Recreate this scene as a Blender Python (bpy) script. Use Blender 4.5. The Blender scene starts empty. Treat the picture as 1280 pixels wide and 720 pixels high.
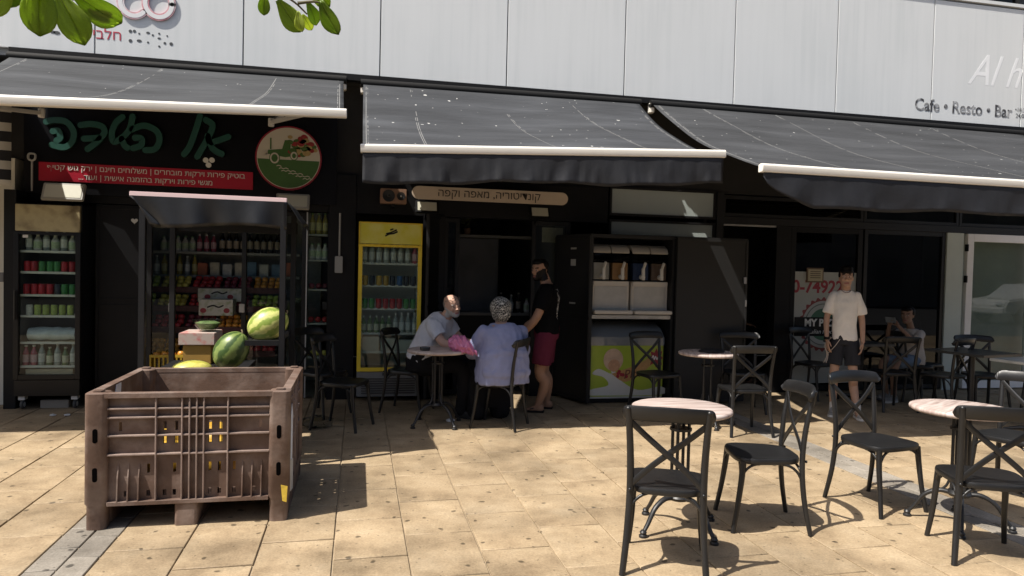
import bpy, bmesh, math, random
from mathutils import Vector, Matrix, noise
random.seed(7)
PI = math.pi; R = math.radians
SC = bpy.context.scene; COL = SC.collection

# ------------------------------------------------------------------ camera, sky, sun, exposure
EYE = 1.60; FOC = 886.0
def _n(v): v = Vector(v); return v / v.length
_yd = _n((448-640, 331-360, FOC)); _xd = _n((4715-640, 432-360, FOC))
_xd = _n(_xd - _yd * _xd.dot(_yd)); _zd = _xd.cross(_yd)
if _zd.y > 0: _zd = -_zd
ROT = Matrix((_xd, _yd, _zd))          # camera frame (right, down, forward) -> world
def _ray(px, py): return ROT @ Vector((px-640, py-360, FOC))
def at(px, py, Y):                     # surveyed point on the upright plane y = Y
    d = _ray(px, py); return Vector((0, 0, EYE)) + d * (Y / d.y)
def gr(px, py, z=0.0):                 # surveyed point on the level z
    d = _ray(px, py); return Vector((0, 0, EYE)) + d * ((z-EYE) / d.z)
cd = bpy.data.cameras.new('camera'); cam = bpy.data.objects.new('camera', cd); COL.objects.link(cam)
cd.sensor_width = 36; cd.lens = FOC/1280*36; cd.clip_start = .05; cd.clip_end = 800
r_, d_, f_ = ROT.col[0], ROT.col[1], ROT.col[2]
m = Matrix.Identity(4)
for i in range(3): m[i][0] = r_[i]; m[i][1] = -d_[i]; m[i][2] = -f_[i]
m.translation = (0, 0, EYE); cam.matrix_world = m; SC.camera = cam

SUN = Vector((.60, .23, -1.0)).normalized()     # the way the light travels
w = bpy.data.worlds.new('World'); SC.world = w; w.use_nodes = True
nt = w.node_tree; bg = nt.nodes['Background']; sk = nt.nodes.new('ShaderNodeTexSky'); sk.sky_type = 'NISHITA'
sk.sun_disc = False; sk.sun_elevation = math.asin(-SUN.z)
sk.sun_rotation = math.atan2(-SUN.x, -SUN.y); sk.air_density = 1; sk.dust_density = 3.5; sk.ozone_density = 1
nt.links.new(sk.outputs[0], bg.inputs[0]); bg.inputs[1].default_value = .08
sl = bpy.data.lights.new('sun', 'SUN'); sl.energy = 5.0; sl.angle = R(.5); sl.color = (1, .945, .86)
so = bpy.data.objects.new('sun', sl); COL.objects.link(so); so.rotation_euler = SUN.to_track_quat('-Z', 'Y').to_euler()
so.location = (-10, -4, 20)
vs = SC.view_settings; vs.view_transform = 'Standard'; vs.look = 'None'; vs.exposure = .62; vs.gamma = 1; vs.use_curve_mapping = False
SC.cycles.max_bounces = 8; SC.cycles.diffuse_bounces = 4; SC.cycles.transparent_max_bounces = 16

# ------------------------------------------------------------------ materials
MATS = {}
def mat(name, col, rough=.6, metal=0., var=0., vs_=6., bump=0., bs=40., rnd=0., spec=.5, col2=None, mix=0., ms=3., emit=None, coat=0., sheen=0.):
    """plain procedural surface: base colour, mottling, fine bump, per-piece tint"""
    if name in MATS: return MATS[name]
    m = bpy.data.materials.new(name); m.use_nodes = True; t = m.node_tree; N = t.nodes; L = t.links
    b = N['Principled BSDF']; b.inputs['Roughness'].default_value = rough; b.inputs['Metallic'].default_value = metal
    b.inputs['Specular IOR Level'].default_value = spec; b.inputs['Coat Weight'].default_value = coat
    c4 = lambda c: (c[0], c[1], c[2], 1)
    b.inputs['Base Color'].default_value = c4(col); out = None
    tc = N.new('ShaderNodeTexCoord')
    if col2 or var or rnd:
        rgb = N.new('ShaderNodeRGB'); rgb.outputs[0].default_value = c4(col); out = rgb.outputs[0]
    if col2:
        nz = N.new('ShaderNodeTexNoise'); nz.inputs['Scale'].default_value = ms; nz.inputs['Detail'].default_value = 6; L.new(tc.outputs['Object'], nz.inputs[0])
        rp = N.new('ShaderNodeValToRGB'); rp.color_ramp.elements[0].position = .5-mix*.5; rp.color_ramp.elements[1].position = .5+.25
        L.new(nz.outputs[0], rp.inputs[0]); mx = N.new('ShaderNodeMix'); mx.data_type = 'RGBA'; L.new(rp.outputs[0], mx.inputs[0])
        L.new(out, mx.inputs[6]); mx.inputs[7].default_value = c4(col2); out = mx.outputs[2]
    if var:
        nz = N.new('ShaderNodeTexNoise'); nz.inputs['Scale'].default_value = vs_; nz.inputs['Detail'].default_value = 8; nz.inputs['Roughness'].default_value = .65
        L.new(tc.outputs['Object'], nz.inputs[0])
        mr = N.new('ShaderNodeMapRange'); mr.inputs[1].default_value = .25; mr.inputs[2].default_value = .75; mr.inputs[3].default_value = 1-var; mr.inputs[4].default_value = 1+var
        L.new(nz.outputs[0], mr.inputs[0]); hv = N.new('ShaderNodeHueSaturation'); L.new(out, hv.inputs['Color']); L.new(mr.outputs[0], hv.inputs['Value']); out = hv.outputs[0]
    if rnd:
        oi = N.new('ShaderNodeObjectInfo'); mr = N.new('ShaderNodeMapRange'); mr.inputs[3].default_value = 1-rnd; mr.inputs[4].default_value = 1+rnd
        L.new(oi.outputs['Random'], mr.inputs[0]); hv = N.new('ShaderNodeHueSaturation'); L.new(out, hv.inputs['Color']); L.new(mr.outputs[0], hv.inputs['Value']); out = hv.outputs[0]
    if out: L.new(out, b.inputs['Base Color'])
    if bump:
        nz = N.new('ShaderNodeTexNoise'); nz.inputs['Scale'].default_value = bs; nz.inputs['Detail'].default_value = 5; L.new(tc.outputs['Object'], nz.inputs[0])
        bp = N.new('ShaderNodeBump'); bp.inputs['Strength'].default_value = bump; bp.inputs['Distance'].default_value = .01; L.new(nz.outputs[0], bp.inputs['Height']); L.new(bp.outputs[0], b.inputs['Normal'])
    if emit: b.inputs['Emission Color'].default_value = c4(emit[:3]); b.inputs['Emission Strength'].default_value = emit[3]
    MATS[name] = m; return m

def glass(name, tint=(.9, .95, .92), ior=1.45, rough=.0):
    if name in MATS: return MATS[name]
    m = bpy.data.materials.new(name); m.use_nodes = True; t = m.node_tree; N = t.nodes; L = t.links
    for n in list(N): N.remove(n)
    o = N.new('ShaderNodeOutputMaterial'); mx = N.new('ShaderNodeMixShader'); fr = N.new('ShaderNodeFresnel'); fr.inputs[0].default_value = ior
    tr = N.new('ShaderNodeBsdfTransparent'); tr.inputs[0].default_value = (*tint, 1); gl = N.new('ShaderNodeBsdfGlossy'); gl.inputs['Roughness'].default_value = rough
    ge = N.new('ShaderNodeNewGeometry'); sb = N.new('ShaderNodeMath'); sb.operation = 'SUBTRACT'; sb.inputs[0].default_value = 1; L.new(ge.outputs['Backfacing'], sb.inputs[1])
    mu = N.new('ShaderNodeMath'); mu.operation = 'MULTIPLY'; L.new(fr.outputs[0], mu.inputs[0]); L.new(sb.outputs[0], mu.inputs[1])      # the rear face of a pane does not mirror
    L.new(mu.outputs[0], mx.inputs[0]); L.new(tr.outputs[0], mx.inputs[1]); L.new(gl.outputs[0], mx.inputs[2]); L.new(mx.outputs[0], o.inputs[0])
    MATS[name] = m; return m

def nodemat(name):
    m = bpy.data.materials.new(name); m.use_nodes = True; MATS[name] = m
    t = m.node_tree; return m, t.nodes, t.links, t.nodes['Principled BSDF']
def ramp(N, stops, interp='LINEAR'):
    r = N.new('ShaderNodeValToRGB'); r.color_ramp.interpolation = interp; e = r.color_ramp.elements
    while len(e) < len(stops): e.new(.5)
    for k, (p, c) in enumerate(stops): e[k].position = p; e[k].color = (*c, 1) if len(c) == 3 else c
    return r

# ------------------------------------------------------------------ mesh helpers
class MB:
    def __init__(s): s.v = []; s.f = []; s.mi = []; s.cur = 0
    def add(s, V, F):
        o = len(s.v); s.v += [tuple(p) for p in V]; s.f += [tuple(i+o for i in f) for f in F]; s.mi += [s.cur]*len(F); return s
    def box(s, x0, x1, y0, y1, z0, z1, M=None):
        V = [Vector((x, y, z)) for z in (z0, z1) for y in (y0, y1) for x in (x0, x1)]
        if M: V = [M @ p for p in V]
        return s.add(V, [(0,2,3,1), (4,5,7,6), (0,1,5,4), (2,6,7,3), (0,4,6,2), (1,3,7,5)])
    def loft(s, rings, caps=True, closed=True):
        n = len(rings[0]); V = [p for r in rings for p in r]; F = []
        for i in range(len(rings)-1):
            for j in range(n if closed else n-1):
                a = i*n+j; b = i*n+(j+1) % n; F.append((a, b, b+n, a+n))
        if caps: F.append(tuple(range(n))[::-1]); F.append(tuple(range((len(rings)-1)*n, len(rings)*n)))
        return s.add(V, F)
    def tube(s, path, r, n=8, flat=None, caps=True):
        path = [Vector(p) for p in path]; rs = r if isinstance(r, (list, tuple)) else [r]*len(path); rings = []
        t0 = (path[1]-path[0]).normalized(); up = Vector((0, 0, 1)) if abs(t0.z) < .9 else Vector((0, 1, 0)); u = t0.cross(up).normalized()
        for i, p in enumerate(path):
            t = (path[min(i+1, len(path)-1)]-path[max(i-1, 0)]).normalized(); u = (u - t*u.dot(t)).normalized(); v = t.cross(u)
            k = flat or 1.0
            rings.append([p + (u*math.cos(a)*rs[i] + v*math.sin(a)*rs[i]*k) for a in [2*PI*j/n for j in range(n)]])
        return s.loft(rings, caps)
    def bar(s, a, b, wd, th, up=(0, 0, 1)):              # flat bar from a to b
        a = Vector(a); b = Vector(b); t = (b-a).normalized(); u = Vector(up); u = (u-t*u.dot(t)).normalized(); v = t.cross(u)
        q = [(u*i*wd/2 + v*j*th/2) for i, j in ((-1,-1), (1,-1), (1,1), (-1,1))]
        return s.loft([[a+k for k in q], [b+k for k in q]])
    def lathe(s, prof, n=16, c=(0, 0, 0), M=None):
        rings = []
        for r, z in prof:
            ring = [Vector((r*math.cos(2*PI*j/n), r*math.sin(2*PI*j/n), z)) for j in range(n)]
            if M: ring = [M @ p for p in ring]
            rings.append([p+Vector(c) for p in ring])
        return s.loft(rings)
    def ell(s, c, r, nu=14, nv=9, M=None):
        r = (r, r, r) if not isinstance(r, (tuple, list)) else r; c = Vector(c); V = []; F = []
        for i in range(nv+1):
            th = PI*i/nv
            for j in range(nu):
                p = Vector((r[0]*math.sin(th)*math.cos(2*PI*j/nu), r[1]*math.sin(th)*math.sin(2*PI*j/nu), r[2]*math.cos(th)))
                V.append(c + ((M @ p) if M else p))
        for i in range(nv):
            for j in range(nu): a = i*nu+j; b = i*nu+(j+1) % nu; F.append((a, a+nu, b+nu, b))
        return s.add(V, F)
    def prism(s, poly, fn, th):                          # outline in 2-D, fn maps (a,b,depth) to 3-D
        n = len(poly); A = [fn(a, b, 0) for a, b in poly]; B = [fn(a, b, th) for a, b in poly]
        return s.add(A+B, [tuple(range(n)), tuple(range(n, 2*n))[::-1]] + [(i, i+n, (i+1) % n+n, (i+1) % n) for i in range(n)])
    def mesh(s, name, mats, smooth=None, bevel=0, bseg=2):
        me = bpy.data.meshes.new(name); me.from_pydata(s.v, [], s.f)
        for mm in (mats if isinstance(mats, (list, tuple)) else [mats]): me.materials.append(mm)
        me.polygons.foreach_set('material_index', s.mi)
        bm = bmesh.new(); bm.from_mesh(me); bmesh.ops.recalc_face_normals(bm, faces=bm.faces)
        if bevel:
            ed = [e for e in bm.edges if len(e.link_faces) == 2 and e.calc_face_angle(0) > R(32)]
            bmesh.ops.bevel(bm, geom=ed, offset=bevel, segments=bseg, affect='EDGES', clamp_overlap=True)
        bm.to_mesh(me); bm.free()
        if smooth is not None or bevel:
            me.polygons.foreach_set('use_smooth', [True]*len(me.polygons)); me.set_sharp_from_angle(angle=R(smooth or 40))
        return me
    def build(s, name, mats, parent=None, smooth=None, bevel=0, bseg=2):
        return link(name, s.mesh(name, mats, smooth, bevel, bseg), parent)
def link(name, me, parent=None):
    o = bpy.data.objects.new(name, me); COL.objects.link(o)
    if parent: o.parent = parent
    return o
def tag(o, label, cat, group=None):
    o['label'] = label; o['category'] = cat
    if group: o['group'] = group
    return o
def thing(name, label, cat, loc=(0, 0, 0), rz=0, group=None):
    o = bpy.data.objects.new(name, None); o.empty_display_size = .1; COL.objects.link(o); o.location = loc; o.rotation_euler = (0, 0, rz)
    return tag(o, label, cat, group)
def struct(o): o['kind'] = 'structure'; return o
def kids(o): return [c for c in COL.objects if c.parent == o]
def dup(root, loc, rz, label=None, group=None, depth=0):
    r = root.copy(); COL.objects.link(r); r.location = loc; r.rotation_euler = (0, 0, rz)
    if label: r['label'] = label
    if group: r['group'] = group
    for c in TREE.get(root.name) or [x for x in kids(root)]:
        k = c.copy(); COL.objects.link(k); k.parent = r
        for g in kids(c):
            h = g.copy(); COL.objects.link(h); h.parent = k
    return r
TREE = {}
def evalmesh(o):
    dg = bpy.context.evaluated_depsgraph_get(); return bpy.data.meshes.new_from_object(o.evaluated_get(dg))
def boxo(name, m, parent, x0, x1, y0, y1, z0, z1, bevel=0): return MB().box(x0, x1, y0, y1, z0, z1).build(name, m, parent, bevel=bevel)
def text(name, s, size, M, m, parent=None, ext=.002, align='CENTER', bold=0., sx=1., shear=0.):
    cu = bpy.data.curves.new(name, 'FONT'); cu.body = s; cu.size = size; cu.align_x = align; cu.align_y = 'CENTER'; cu.extrude = ext; cu.offset = bold; cu.resolution_u = 3; cu.shear = shear
    o = bpy.data.objects.new(name, cu); COL.objects.link(o); bpy.context.view_layer.update(); me = evalmesh(o); bpy.data.objects.remove(o)
    me.transform(M @ Matrix.Diagonal((sx, 1, 1, 1))); me.materials.clear(); me.materials.append(m); return link(name, me, parent)
def wallM(x, y, z, tilt=0):      # text plane facing -y (towards the plaza)
    return Matrix.Translation((x, y, z)) @ Matrix.Rotation(PI/2, 4, 'X') @ Matrix.Rotation(tilt, 4, 'Z')
def heb(s): return s[::-1]
def strokes(mb, lines, fn, wd, th):                       # round-ended brush strokes, extruded
    for L in lines:
        n = len(L)
        pts = []
        for i in range(n-1):                              # catmull-rom
            p0 = Vector(L[max(i-1, 0)]); p1 = Vector(L[i]); p2 = Vector(L[i+1]); p3 = Vector(L[min(i+2, n-1)])
            for k in range(6):
                t = k/6; pts.append(.5*((2*p1)+(p2-p0)*t+(2*p0-5*p1+4*p2-p3)*t*t+(3*p1-p0-3*p2+p3)*t**3))
        pts.append(Vector(L[-1])); l = []; r = []
        for i, p in enumerate(pts):
            d = (pts[min(i+1, len(pts)-1)]-pts[max(i-1, 0)]).normalized(); q = Vector((-d.y, d.x))*wd/2; l.append(p+q); r.append(p-q)
        d = (pts[-1]-pts[-2]).normalized(); e = [pts[-1]+Vector((d.x*math.cos(a)-d.y*math.sin(a), d.x*math.sin(a)+d.y*math.cos(a)))*wd/2 for a in (R(60), R(20), R(-20), R(-60))]
        d = (pts[0]-pts[1]).normalized(); b = [pts[0]+Vector((d.x*math.cos(a)-d.y*math.sin(a), d.x*math.sin(a)+d.y*math.cos(a)))*wd/2 for a in (R(60), R(20), R(-20), R(-60))]
        # as a strip of quads with end fans, front, back and rim
        ring = l+e+r[::-1]+b; k = len(ring); A = [fn(p.x, p.y, 0) for p in ring]; B = [fn(p.x, p.y, th) for p in ring]; m_ = len(pts); F = []
        for i in range(m_-1):
            a0, a1, b0, b1 = i, i+1, 2*m_+3-i, 2*m_+2-i
            F += [(a0, a1, b1, b0), (b0+k, b1+k, a1+k, a0+k)]
        F += [tuple(range(m_-1, m_+5)), tuple(x+k for x in range(m_-1, m_+5)), tuple(list(range(2*m_+3, 2*m_+8))+[0]), tuple(x+k for x in list(range(2*m_+3, 2*m_+8))+[0])]
        F += [(i, (i+1) % k, (i+1) % k+k, i+k) for i in range(k)]
        mb.add(A+B, F)
    return mb
# ------------------------------------------------------------------ the setting: ground and paving
def paving_mat(name, c1, c2, c3, spots=True):
    m, N, L, b = nodemat(name); b.inputs['Roughness'].default_value = .62; b.inputs['Specular IOR Level'].default_value = .3
    g = N.new('ShaderNodeNewGeometry'); oi = N.new('ShaderNodeObjectInfo')
    off = N.new('ShaderNodeVectorMath'); off.operation = 'MULTIPLY_ADD'; L.new(oi.outputs['Random'], off.inputs[0]); off.inputs[1].default_value = (9, 7, 5); L.new(g.outputs['Position'], off.inputs[2])
    n1 = N.new('ShaderNodeTexNoise'); n1.inputs['Scale'].default_value = 3.2; n1.inputs['Detail'].default_value = 9; n1.inputs['Roughness'].default_value = .7; L.new(off.outputs[0], n1.inputs[0])
    r1 = ramp(N, [(.3, c1), (.52, c2), (.75, c3)]); L.new(n1.outputs[0], r1.inputs[0])
    n2 = N.new('ShaderNodeTexNoise'); n2.inputs['Scale'].default_value = 70; n2.inputs['Detail'].default_value = 8; n2.inputs['Roughness'].default_value = .75; L.new(g.outputs['Position'], n2.inputs[0])
    mr = N.new('ShaderNodeMapRange'); mr.inputs[1].default_value = .3; mr.inputs[2].default_value = .7; mr.inputs[3].default_value = .70; mr.inputs[4].default_value = 1.28; L.new(n2.outputs[0], mr.inputs[0])
    mo = N.new('ShaderNodeMapRange'); mo.inputs[3].default_value = .90; mo.inputs[4].default_value = 1.08; L.new(oi.outputs['Random'], mo.inputs[0])
    mu = N.new('ShaderNodeMath'); mu.operation = 'MULTIPLY'; L.new(mr.outputs[0], mu.inputs[0]); L.new(mo.outputs[0], mu.inputs[1])
    # broad grime in world space
    n3 = N.new('ShaderNodeTexNoise'); n3.inputs['Scale'].default_value = 1.1; n3.inputs['Detail'].default_value = 7; n3.inputs['Roughness'].default_value = .6; L.new(g.outputs['Position'], n3.inputs[0])
    m3 = N.new('ShaderNodeMapRange'); m3.inputs[1].default_value = .36; m3.inputs[2].default_value = .56; m3.inputs[3].default_value = .62; m3.inputs[4].default_value = 1.0; L.new(n3.outputs[0], m3.inputs[0])
    mu2 = N.new('ShaderNodeMath'); mu2.operation = 'MULTIPLY'; L.new(mu.outputs[0], mu2.inputs[0]); L.new(m3.outputs[0], mu2.inputs[1]); fac = mu2.outputs[0]
    if spots:
        for sc, th, dk in ((1.7, .022, .34), (2.9, .030, .36), (6.5, .028, .5)):
            vo = N.new('ShaderNodeTexVoronoi'); vo.voronoi_dimensions = '2D'; vo.inputs['Scale'].default_value = sc
            wp = N.new('ShaderNodeTexNoise'); wp.inputs['Scale'].default_value = 14; L.new(g.outputs['Position'], wp.inputs[0])
            ad = N.new('ShaderNodeVectorMath'); ad.operation = 'MULTIPLY_ADD'; L.new(wp.outputs['Color'], ad.inputs[0]); ad.inputs[1].default_value = (.05, .05, 0); L.new(g.outputs['Position'], ad.inputs[2]); L.new(ad.outputs[0], vo.inputs[0])
            ms = N.new('ShaderNodeMapRange'); ms.inputs[1].default_value = th; ms.inputs[2].default_value = th*1.7; ms.inputs[3].default_value = dk; ms.inputs[4].default_value = 1; L.new(vo.outputs['Distance'], ms.inputs[0])
            q = N.new('ShaderNodeMath'); q.operation = 'MULTIPLY'; L.new(fac, q.inputs[0]); L.new(ms.outputs[0], q.inputs[1]); fac = q.outputs[0]
    hv = N.new('ShaderNodeHueSaturation'); L.new(r1.outputs[0], hv.inputs['Color']); L.new(fac, hv.inputs['Value']); L.new(hv.outputs[0], b.inputs['Base Color'])
    bp = N.new('ShaderNodeBump'); bp.inputs['Strength'].default_value = .25; bp.inputs['Distance'].default_value = .004; L.new(n2.outputs[0], bp.inputs['Height']); L.new(bp.outputs[0], b.inputs['Normal'])
    return m
m_tile = paving_mat('sandstone_tile', (.245, .178, .108), (.36, .272, .170), (.44, .345, .228))
m_gtile = paving_mat('grey_granite_tile', (.21, .185, .15), (.28, .25, .21), (.35, .315, .265))
m_bed = mat('joint_mortar', (.30, .235, .155), .9, var=.3, vs_=20)
road = struct(MB().add([(-60, -15.9, -.026), (60, -15.9, -.026), (60, .15, -.026), (-60, .15, -.026)], [(0, 1, 2, 3)]).build('road', mat('asphalt', (.045, .045, .047), .85, var=.25, vs_=8, bump=.2, bs=60)))
ground = struct(MB().add([(-250, -250, -.03), (250, -250, -.03), (250, 250, -.03), (-250, 250, -.03)], [(0, 1, 2, 3)]).build('ground', m_tile))
bed = MB().add([(-7, .2, -.011), (13, .2, -.011), (13, 8.8, -.011), (-7, 8.8, -.011)], [(0, 1, 2, 3)]).build('mortar_bed', m_bed, ground)
PX, PY, JN = .407, .60, .008
def tile_mesh(wx, wy, m): return MB().box(-wx/2+JN/2, wx/2-JN/2, -wy/2+JN/2, wy/2-JN/2, -.022, 0).mesh('paving_tile', m, bevel=.0035, bseg=1)
tm = tile_mesh(PX, PY, m_tile); gm = tile_mesh(.155, .30, m_gtile)
cells = []                                   # (x, y, mesh)
xs = []; x = -1.33
while x < 4.10-.2: xs.append((x, PX)); x += PX
x2 = -1.64
for k in range(11): xs.append((x2-PX*(k+1), PX))
xr = x+.31
for k in range(14): xs.append((xr+PX*k, PX))
for k, (x0, wx) in enumerate(sorted(xs)):
    y = .6 + (PY/2 if k % 2 else 0) - .29
    while y < 8.6:
        cells.append((x0+wx/2, y+PY/2, tm)); y += PY
for x0 in (-1.64, x):
    for h in (0, 1):
        y = .4+.15*h
        while y < 8.6: cells.append((x0+.0775+.155*h, y+.15, gm)); y += .30
def seen(c):
    dx, dy = c[0], c[1]; a = dx*.977+dy*-.2117; f = dx*.2123+dy*.9768
    return f > 3.1 and abs(a) < .76*f+.3
vis = [c for c in cells if seen(c)]; vis.sort(key=lambda c: (c[2] is gm)*-.001 + math.hypot(c[0], c[1])); hid = [c for c in cells if not seen(c)]
bigs = [c for c in vis if c[2] is tm][:300]; grey = [c for c in vis if c[2] is gm][:120]
for cx, cy, me in bigs+grey:
    o = link('paving_tile' if me is tm else 'granite_paver', me, ground); o.location = (cx+random.uniform(-.001, .001), cy, random.uniform(-.0022, .0012)); o.rotation_euler = (random.uniform(-.0022, .0022), random.uniform(-.003, .003), 0)
rest = MB(); restg = MB()
keep = set(map(id, bigs+grey))
for c in cells:
    if id(c) in keep: continue
    wx, wy = (PX, PY) if c[2] is tm else (.155, .30)
    (rest if c[2] is tm else restg).box(c[0]-wx/2+JN/2, c[0]+wx/2-JN/2, c[1]-wy/2+JN/2, c[1]+wy/2-JN/2, -.02, -.0005)
o = rest.build('further_paving_tiles', m_tile, ground); o['kind'] = 'stuff'
o = restg.build('further_granite_pavers', m_gtile, ground); o['kind'] = 'stuff'

# ------------------------------------------------------------------ the building
YG, YC = 8.65, 8.45                         # glazing line, cladding face
m_white, N, L, b = nodemat('white_cladding'); b.inputs['Roughness'].default_value = .36
tc = N.new('ShaderNodeNewGeometry'); mp = N.new('ShaderNodeMapping'); mp.inputs['Scale'].default_value = (7, 7, .35); L.new(tc.outputs['Position'], mp.inputs[0]); nz = N.new('ShaderNodeTexNoise'); nz.inputs['Scale'].default_value = 2; nz.inputs['Detail'].default_value = 8; L.new(mp.outputs[0], nz.inputs[0])
n2 = N.new('ShaderNodeTexNoise'); n2.inputs['Scale'].default_value = .8; n2.inputs['Detail'].default_value = 5; L.new(tc.outputs['Position'], n2.inputs[0]); ml = N.new('ShaderNodeMath'); ml.operation = 'MULTIPLY'; L.new(nz.outputs[0], ml.inputs[0]); L.new(n2.outputs[0], ml.inputs[1])
rp = ramp(N, [(.14, (.665, .685, .685)), (.25, (.705, .72, .72)), (.36, (.72, .735, .735))]); L.new(ml.outputs[0], rp.inputs[0]); L.new(rp.outputs[0], b.inputs['Base Color'])
bp = N.new('ShaderNodeBump'); bp.inputs['Strength'].default_value = .05; bp.inputs['Distance'].default_value = .03; L.new(n2.outputs[0], bp.inputs['Height']); L.new(bp.outputs[0], b.inputs['Normal'])
m_black = mat('black_paint', (.006, .006, .007), .5, var=.35, vs_=5, bump=.04, bs=30, spec=.25)
m_frame = mat('dark_aluminium_frame', (.014, .014, .015), .4, var=.2, spec=.35)
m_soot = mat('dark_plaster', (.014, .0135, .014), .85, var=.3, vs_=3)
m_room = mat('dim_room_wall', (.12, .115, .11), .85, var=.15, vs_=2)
m_pale = mat('pale_green_plaster', (.50, .55, .50), .7, var=.06, vs_=4)
m_cream = mat('cream_plaster', (.62, .60, .52), .75, var=.1, vs_=4)
m_glass = glass('clear_glass', (.86, .91, .88)); m_glass2 = glass('smoked_glass', (.30, .33, .32)); m_frost = mat('frosted_glass', (.42, .47, .45), .35, var=.05, vs_=2, spec=.6)
m_wfr = mat('white_door_frame', (.80, .79, .77), .4, var=.06)
B = thing('shop_building', 'long building with white panel cladding above dark shopfronts', 'building', (0, 0, 0))
for k in range(-5, 8):                       # cladding panels with open joints
    x0 = .205+1.503*k; x1 = x0+1.503
    MB().box(x0+.006, x1-.006, YC, YC+.035, 3.79, 5.45).build('cladding_panel', m_white, B, bevel=.004)
boxo('wall_behind_cladding', mat('joint_backing_wall', (.30, .31, .32), .8), B, -8, 12, YC+.05, YC+.25, 3.72, 5.47)  # plain grey wall that shows through the open joints
boxo('window_sill', m_white, B, -8, 12, YC-.02, YC+.2, 5.475, 5.52)
for k in range(-5, 8):
    x0 = .205+1.503*k; o = boxo('upper_window', m_glass2, B, x0+.05, x0+1.45, YC+.12, YC+.14, 5.54, 6.6)
    MB().box(x0-.03, x0+.05, YC+.06, YC+.18, 5.525, 6.62).build('window_frame', m_frame, o)
boxo('upper_wall', m_white, B, -8, 12, YC, YC+.3, 6.63, 8.6)
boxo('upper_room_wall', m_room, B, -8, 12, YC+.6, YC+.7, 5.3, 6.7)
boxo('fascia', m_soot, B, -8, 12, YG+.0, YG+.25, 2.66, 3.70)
boxo('canopy_track', mat('dark_track', (.009, .009, .010), .6, spec=.2), B, -3.6, 12, YC-.05, YC+.04, 3.715, 3.785)
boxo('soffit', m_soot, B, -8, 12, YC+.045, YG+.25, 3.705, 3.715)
# rooms behind the shopfronts
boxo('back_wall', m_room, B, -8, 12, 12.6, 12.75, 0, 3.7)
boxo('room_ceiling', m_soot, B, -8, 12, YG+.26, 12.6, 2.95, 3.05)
m_in = mat('shop_floor_tile', (.16, .14, .12), .5, var=.2, vs_=3)
struct(MB().add([(-8, 8.8, -.004), (12, 8.8, -.004), (12, 12.6, -.004), (-8, 12.6, -.004)], [(0, 1, 2, 3)]).build('shop_floor', m_in))
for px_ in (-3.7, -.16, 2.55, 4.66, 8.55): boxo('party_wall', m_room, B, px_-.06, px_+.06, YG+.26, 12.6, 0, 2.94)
boxo('end_wall', m_cream, B, -8, -3.62, YG-.05, YG+.2, 0, 2.655)
boxo('corner_pier', m_black, B, -3.615, -3.5, YG-.3, YG+.2, 0, 2.3)
boxo('pier', m_black, B, -.345, -.04, YG-.06, YG+.2, 0, 2.655)
boxo('header', m_black, B, -3.49, -.35, YG-.02, YG+.2, 2.21, 2.655)
boxo('header', m_black, B, -.035, 3.10, YG-.04, YG+.2, 2.21, 2.655)
boxo('pier', m_black, B, .76, 1.02, YG-.12, YG+.2, 0, 2.205)
# greengrocer glass doors and side showcase
def pane(name, x0, x1, y, z0, z1, gm_=m_glass, fm=m_frame, t=.05, parent=B):
    o = boxo(name, gm_, parent, x0+t*.6, x1-t*.6, y-.004, y+.004, z0+t*.6, z1-t*.6)
    f = MB(); f.box(x0, x0+t, y-.03, y+.03, z0, z1); f.box(x1-t, x1, y-.03, y+.03, z0, z1); f.box(x0+t, x1-t, y-.029, y+.029, z1-t, z1); f.box(x0+t, x1-t, y-.029, y+.029, z0, z0+t)
    f.build('window_frame', fm, o, bevel=.003); return o
d1 = pane('glass_door', -2.32, -2.03, YG+.02, .02, 2.2); d2 = pane('glass_door', -1.32, -.60, YG+.06, .02, 2.2)
for o, xx in ((d1, -2.05), (d2, -1.30)): boxo('lock', mat('steel', (.45, .45, .45), .35, metal=1), o, xx-.03, xx+.03, YG-.05, YG-.012, 1.02, 1.12, .004)
# cafe bay
pane('cafe_window', 2.12, 2.62, YG+.02, .9, 2.2); boxo('cafe_apron', m_black, B, 2.12, 2.62, YG-.03, YG+.12, 0, .895)
pane('folding_door', 1.03, 1.22, YG+.12, .02, 2.2, m_glass2)
# frosted panes over the kiosk
for z0, z1 in ((2.04, 2.26), (2.31, 2.68)): pane('frosted_pane', 3.12, 4.60, YG-.02, z0, z1, m_frost, m_frame, .03)
boxo('wall_below_frosted', m_soot, B, 3.1, 4.6, YG, YG+.2, 0, 2.035)
boxo('pier', m_frame, B, 4.60, 4.70, YG-.08, YG+.2, 0, 2.66)
# pizza shop glazing: transom row, dark doorway, shut door, fixed pane, pillar, white door
for x0, x1 in ((4.705, 6.85), (6.86, 8.42), (8.43, 10.2)): pane('transom_pane', x0, x1, YG, 2.36, 2.64, m_glass2, m_frame, .045)
boxo('transom', m_frame, B, 4.705, 10.3, YG-.05, YG+.06, 2.262, 2.355)
boxo('door_jamb', m_black, B, 5.50, 5.72, YG-.06, YG+.1, 0, 2.258)
boxo('door_track', mat('worn_steel', (.42, .41, .39), .4, metal=.6, var=.3), B, 4.72, 5.5, YG-.045, YG-.02, 2.235, 2.258)
boxo('pillar', m_pale, B, 8.22, 8.50, YG-.05, YG+.4, 0, 2.258)
fixed = pane('fixed_pane', 6.88, 8.215, YG, .02, 2.26, m_glass2, m_frame, .06)
wd = pane('white_glass_door', 8.56, 9.75, YG-.03, .02, 2.255, glass('grey_glass', (.78, .82, .79)), m_wfr, .11)
for z in (.35, 1.55, 2.0): boxo('hinge', m_black, wd, 8.535, 8.557, YG-.085, YG-.03, z, z+.1, .003)
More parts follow.
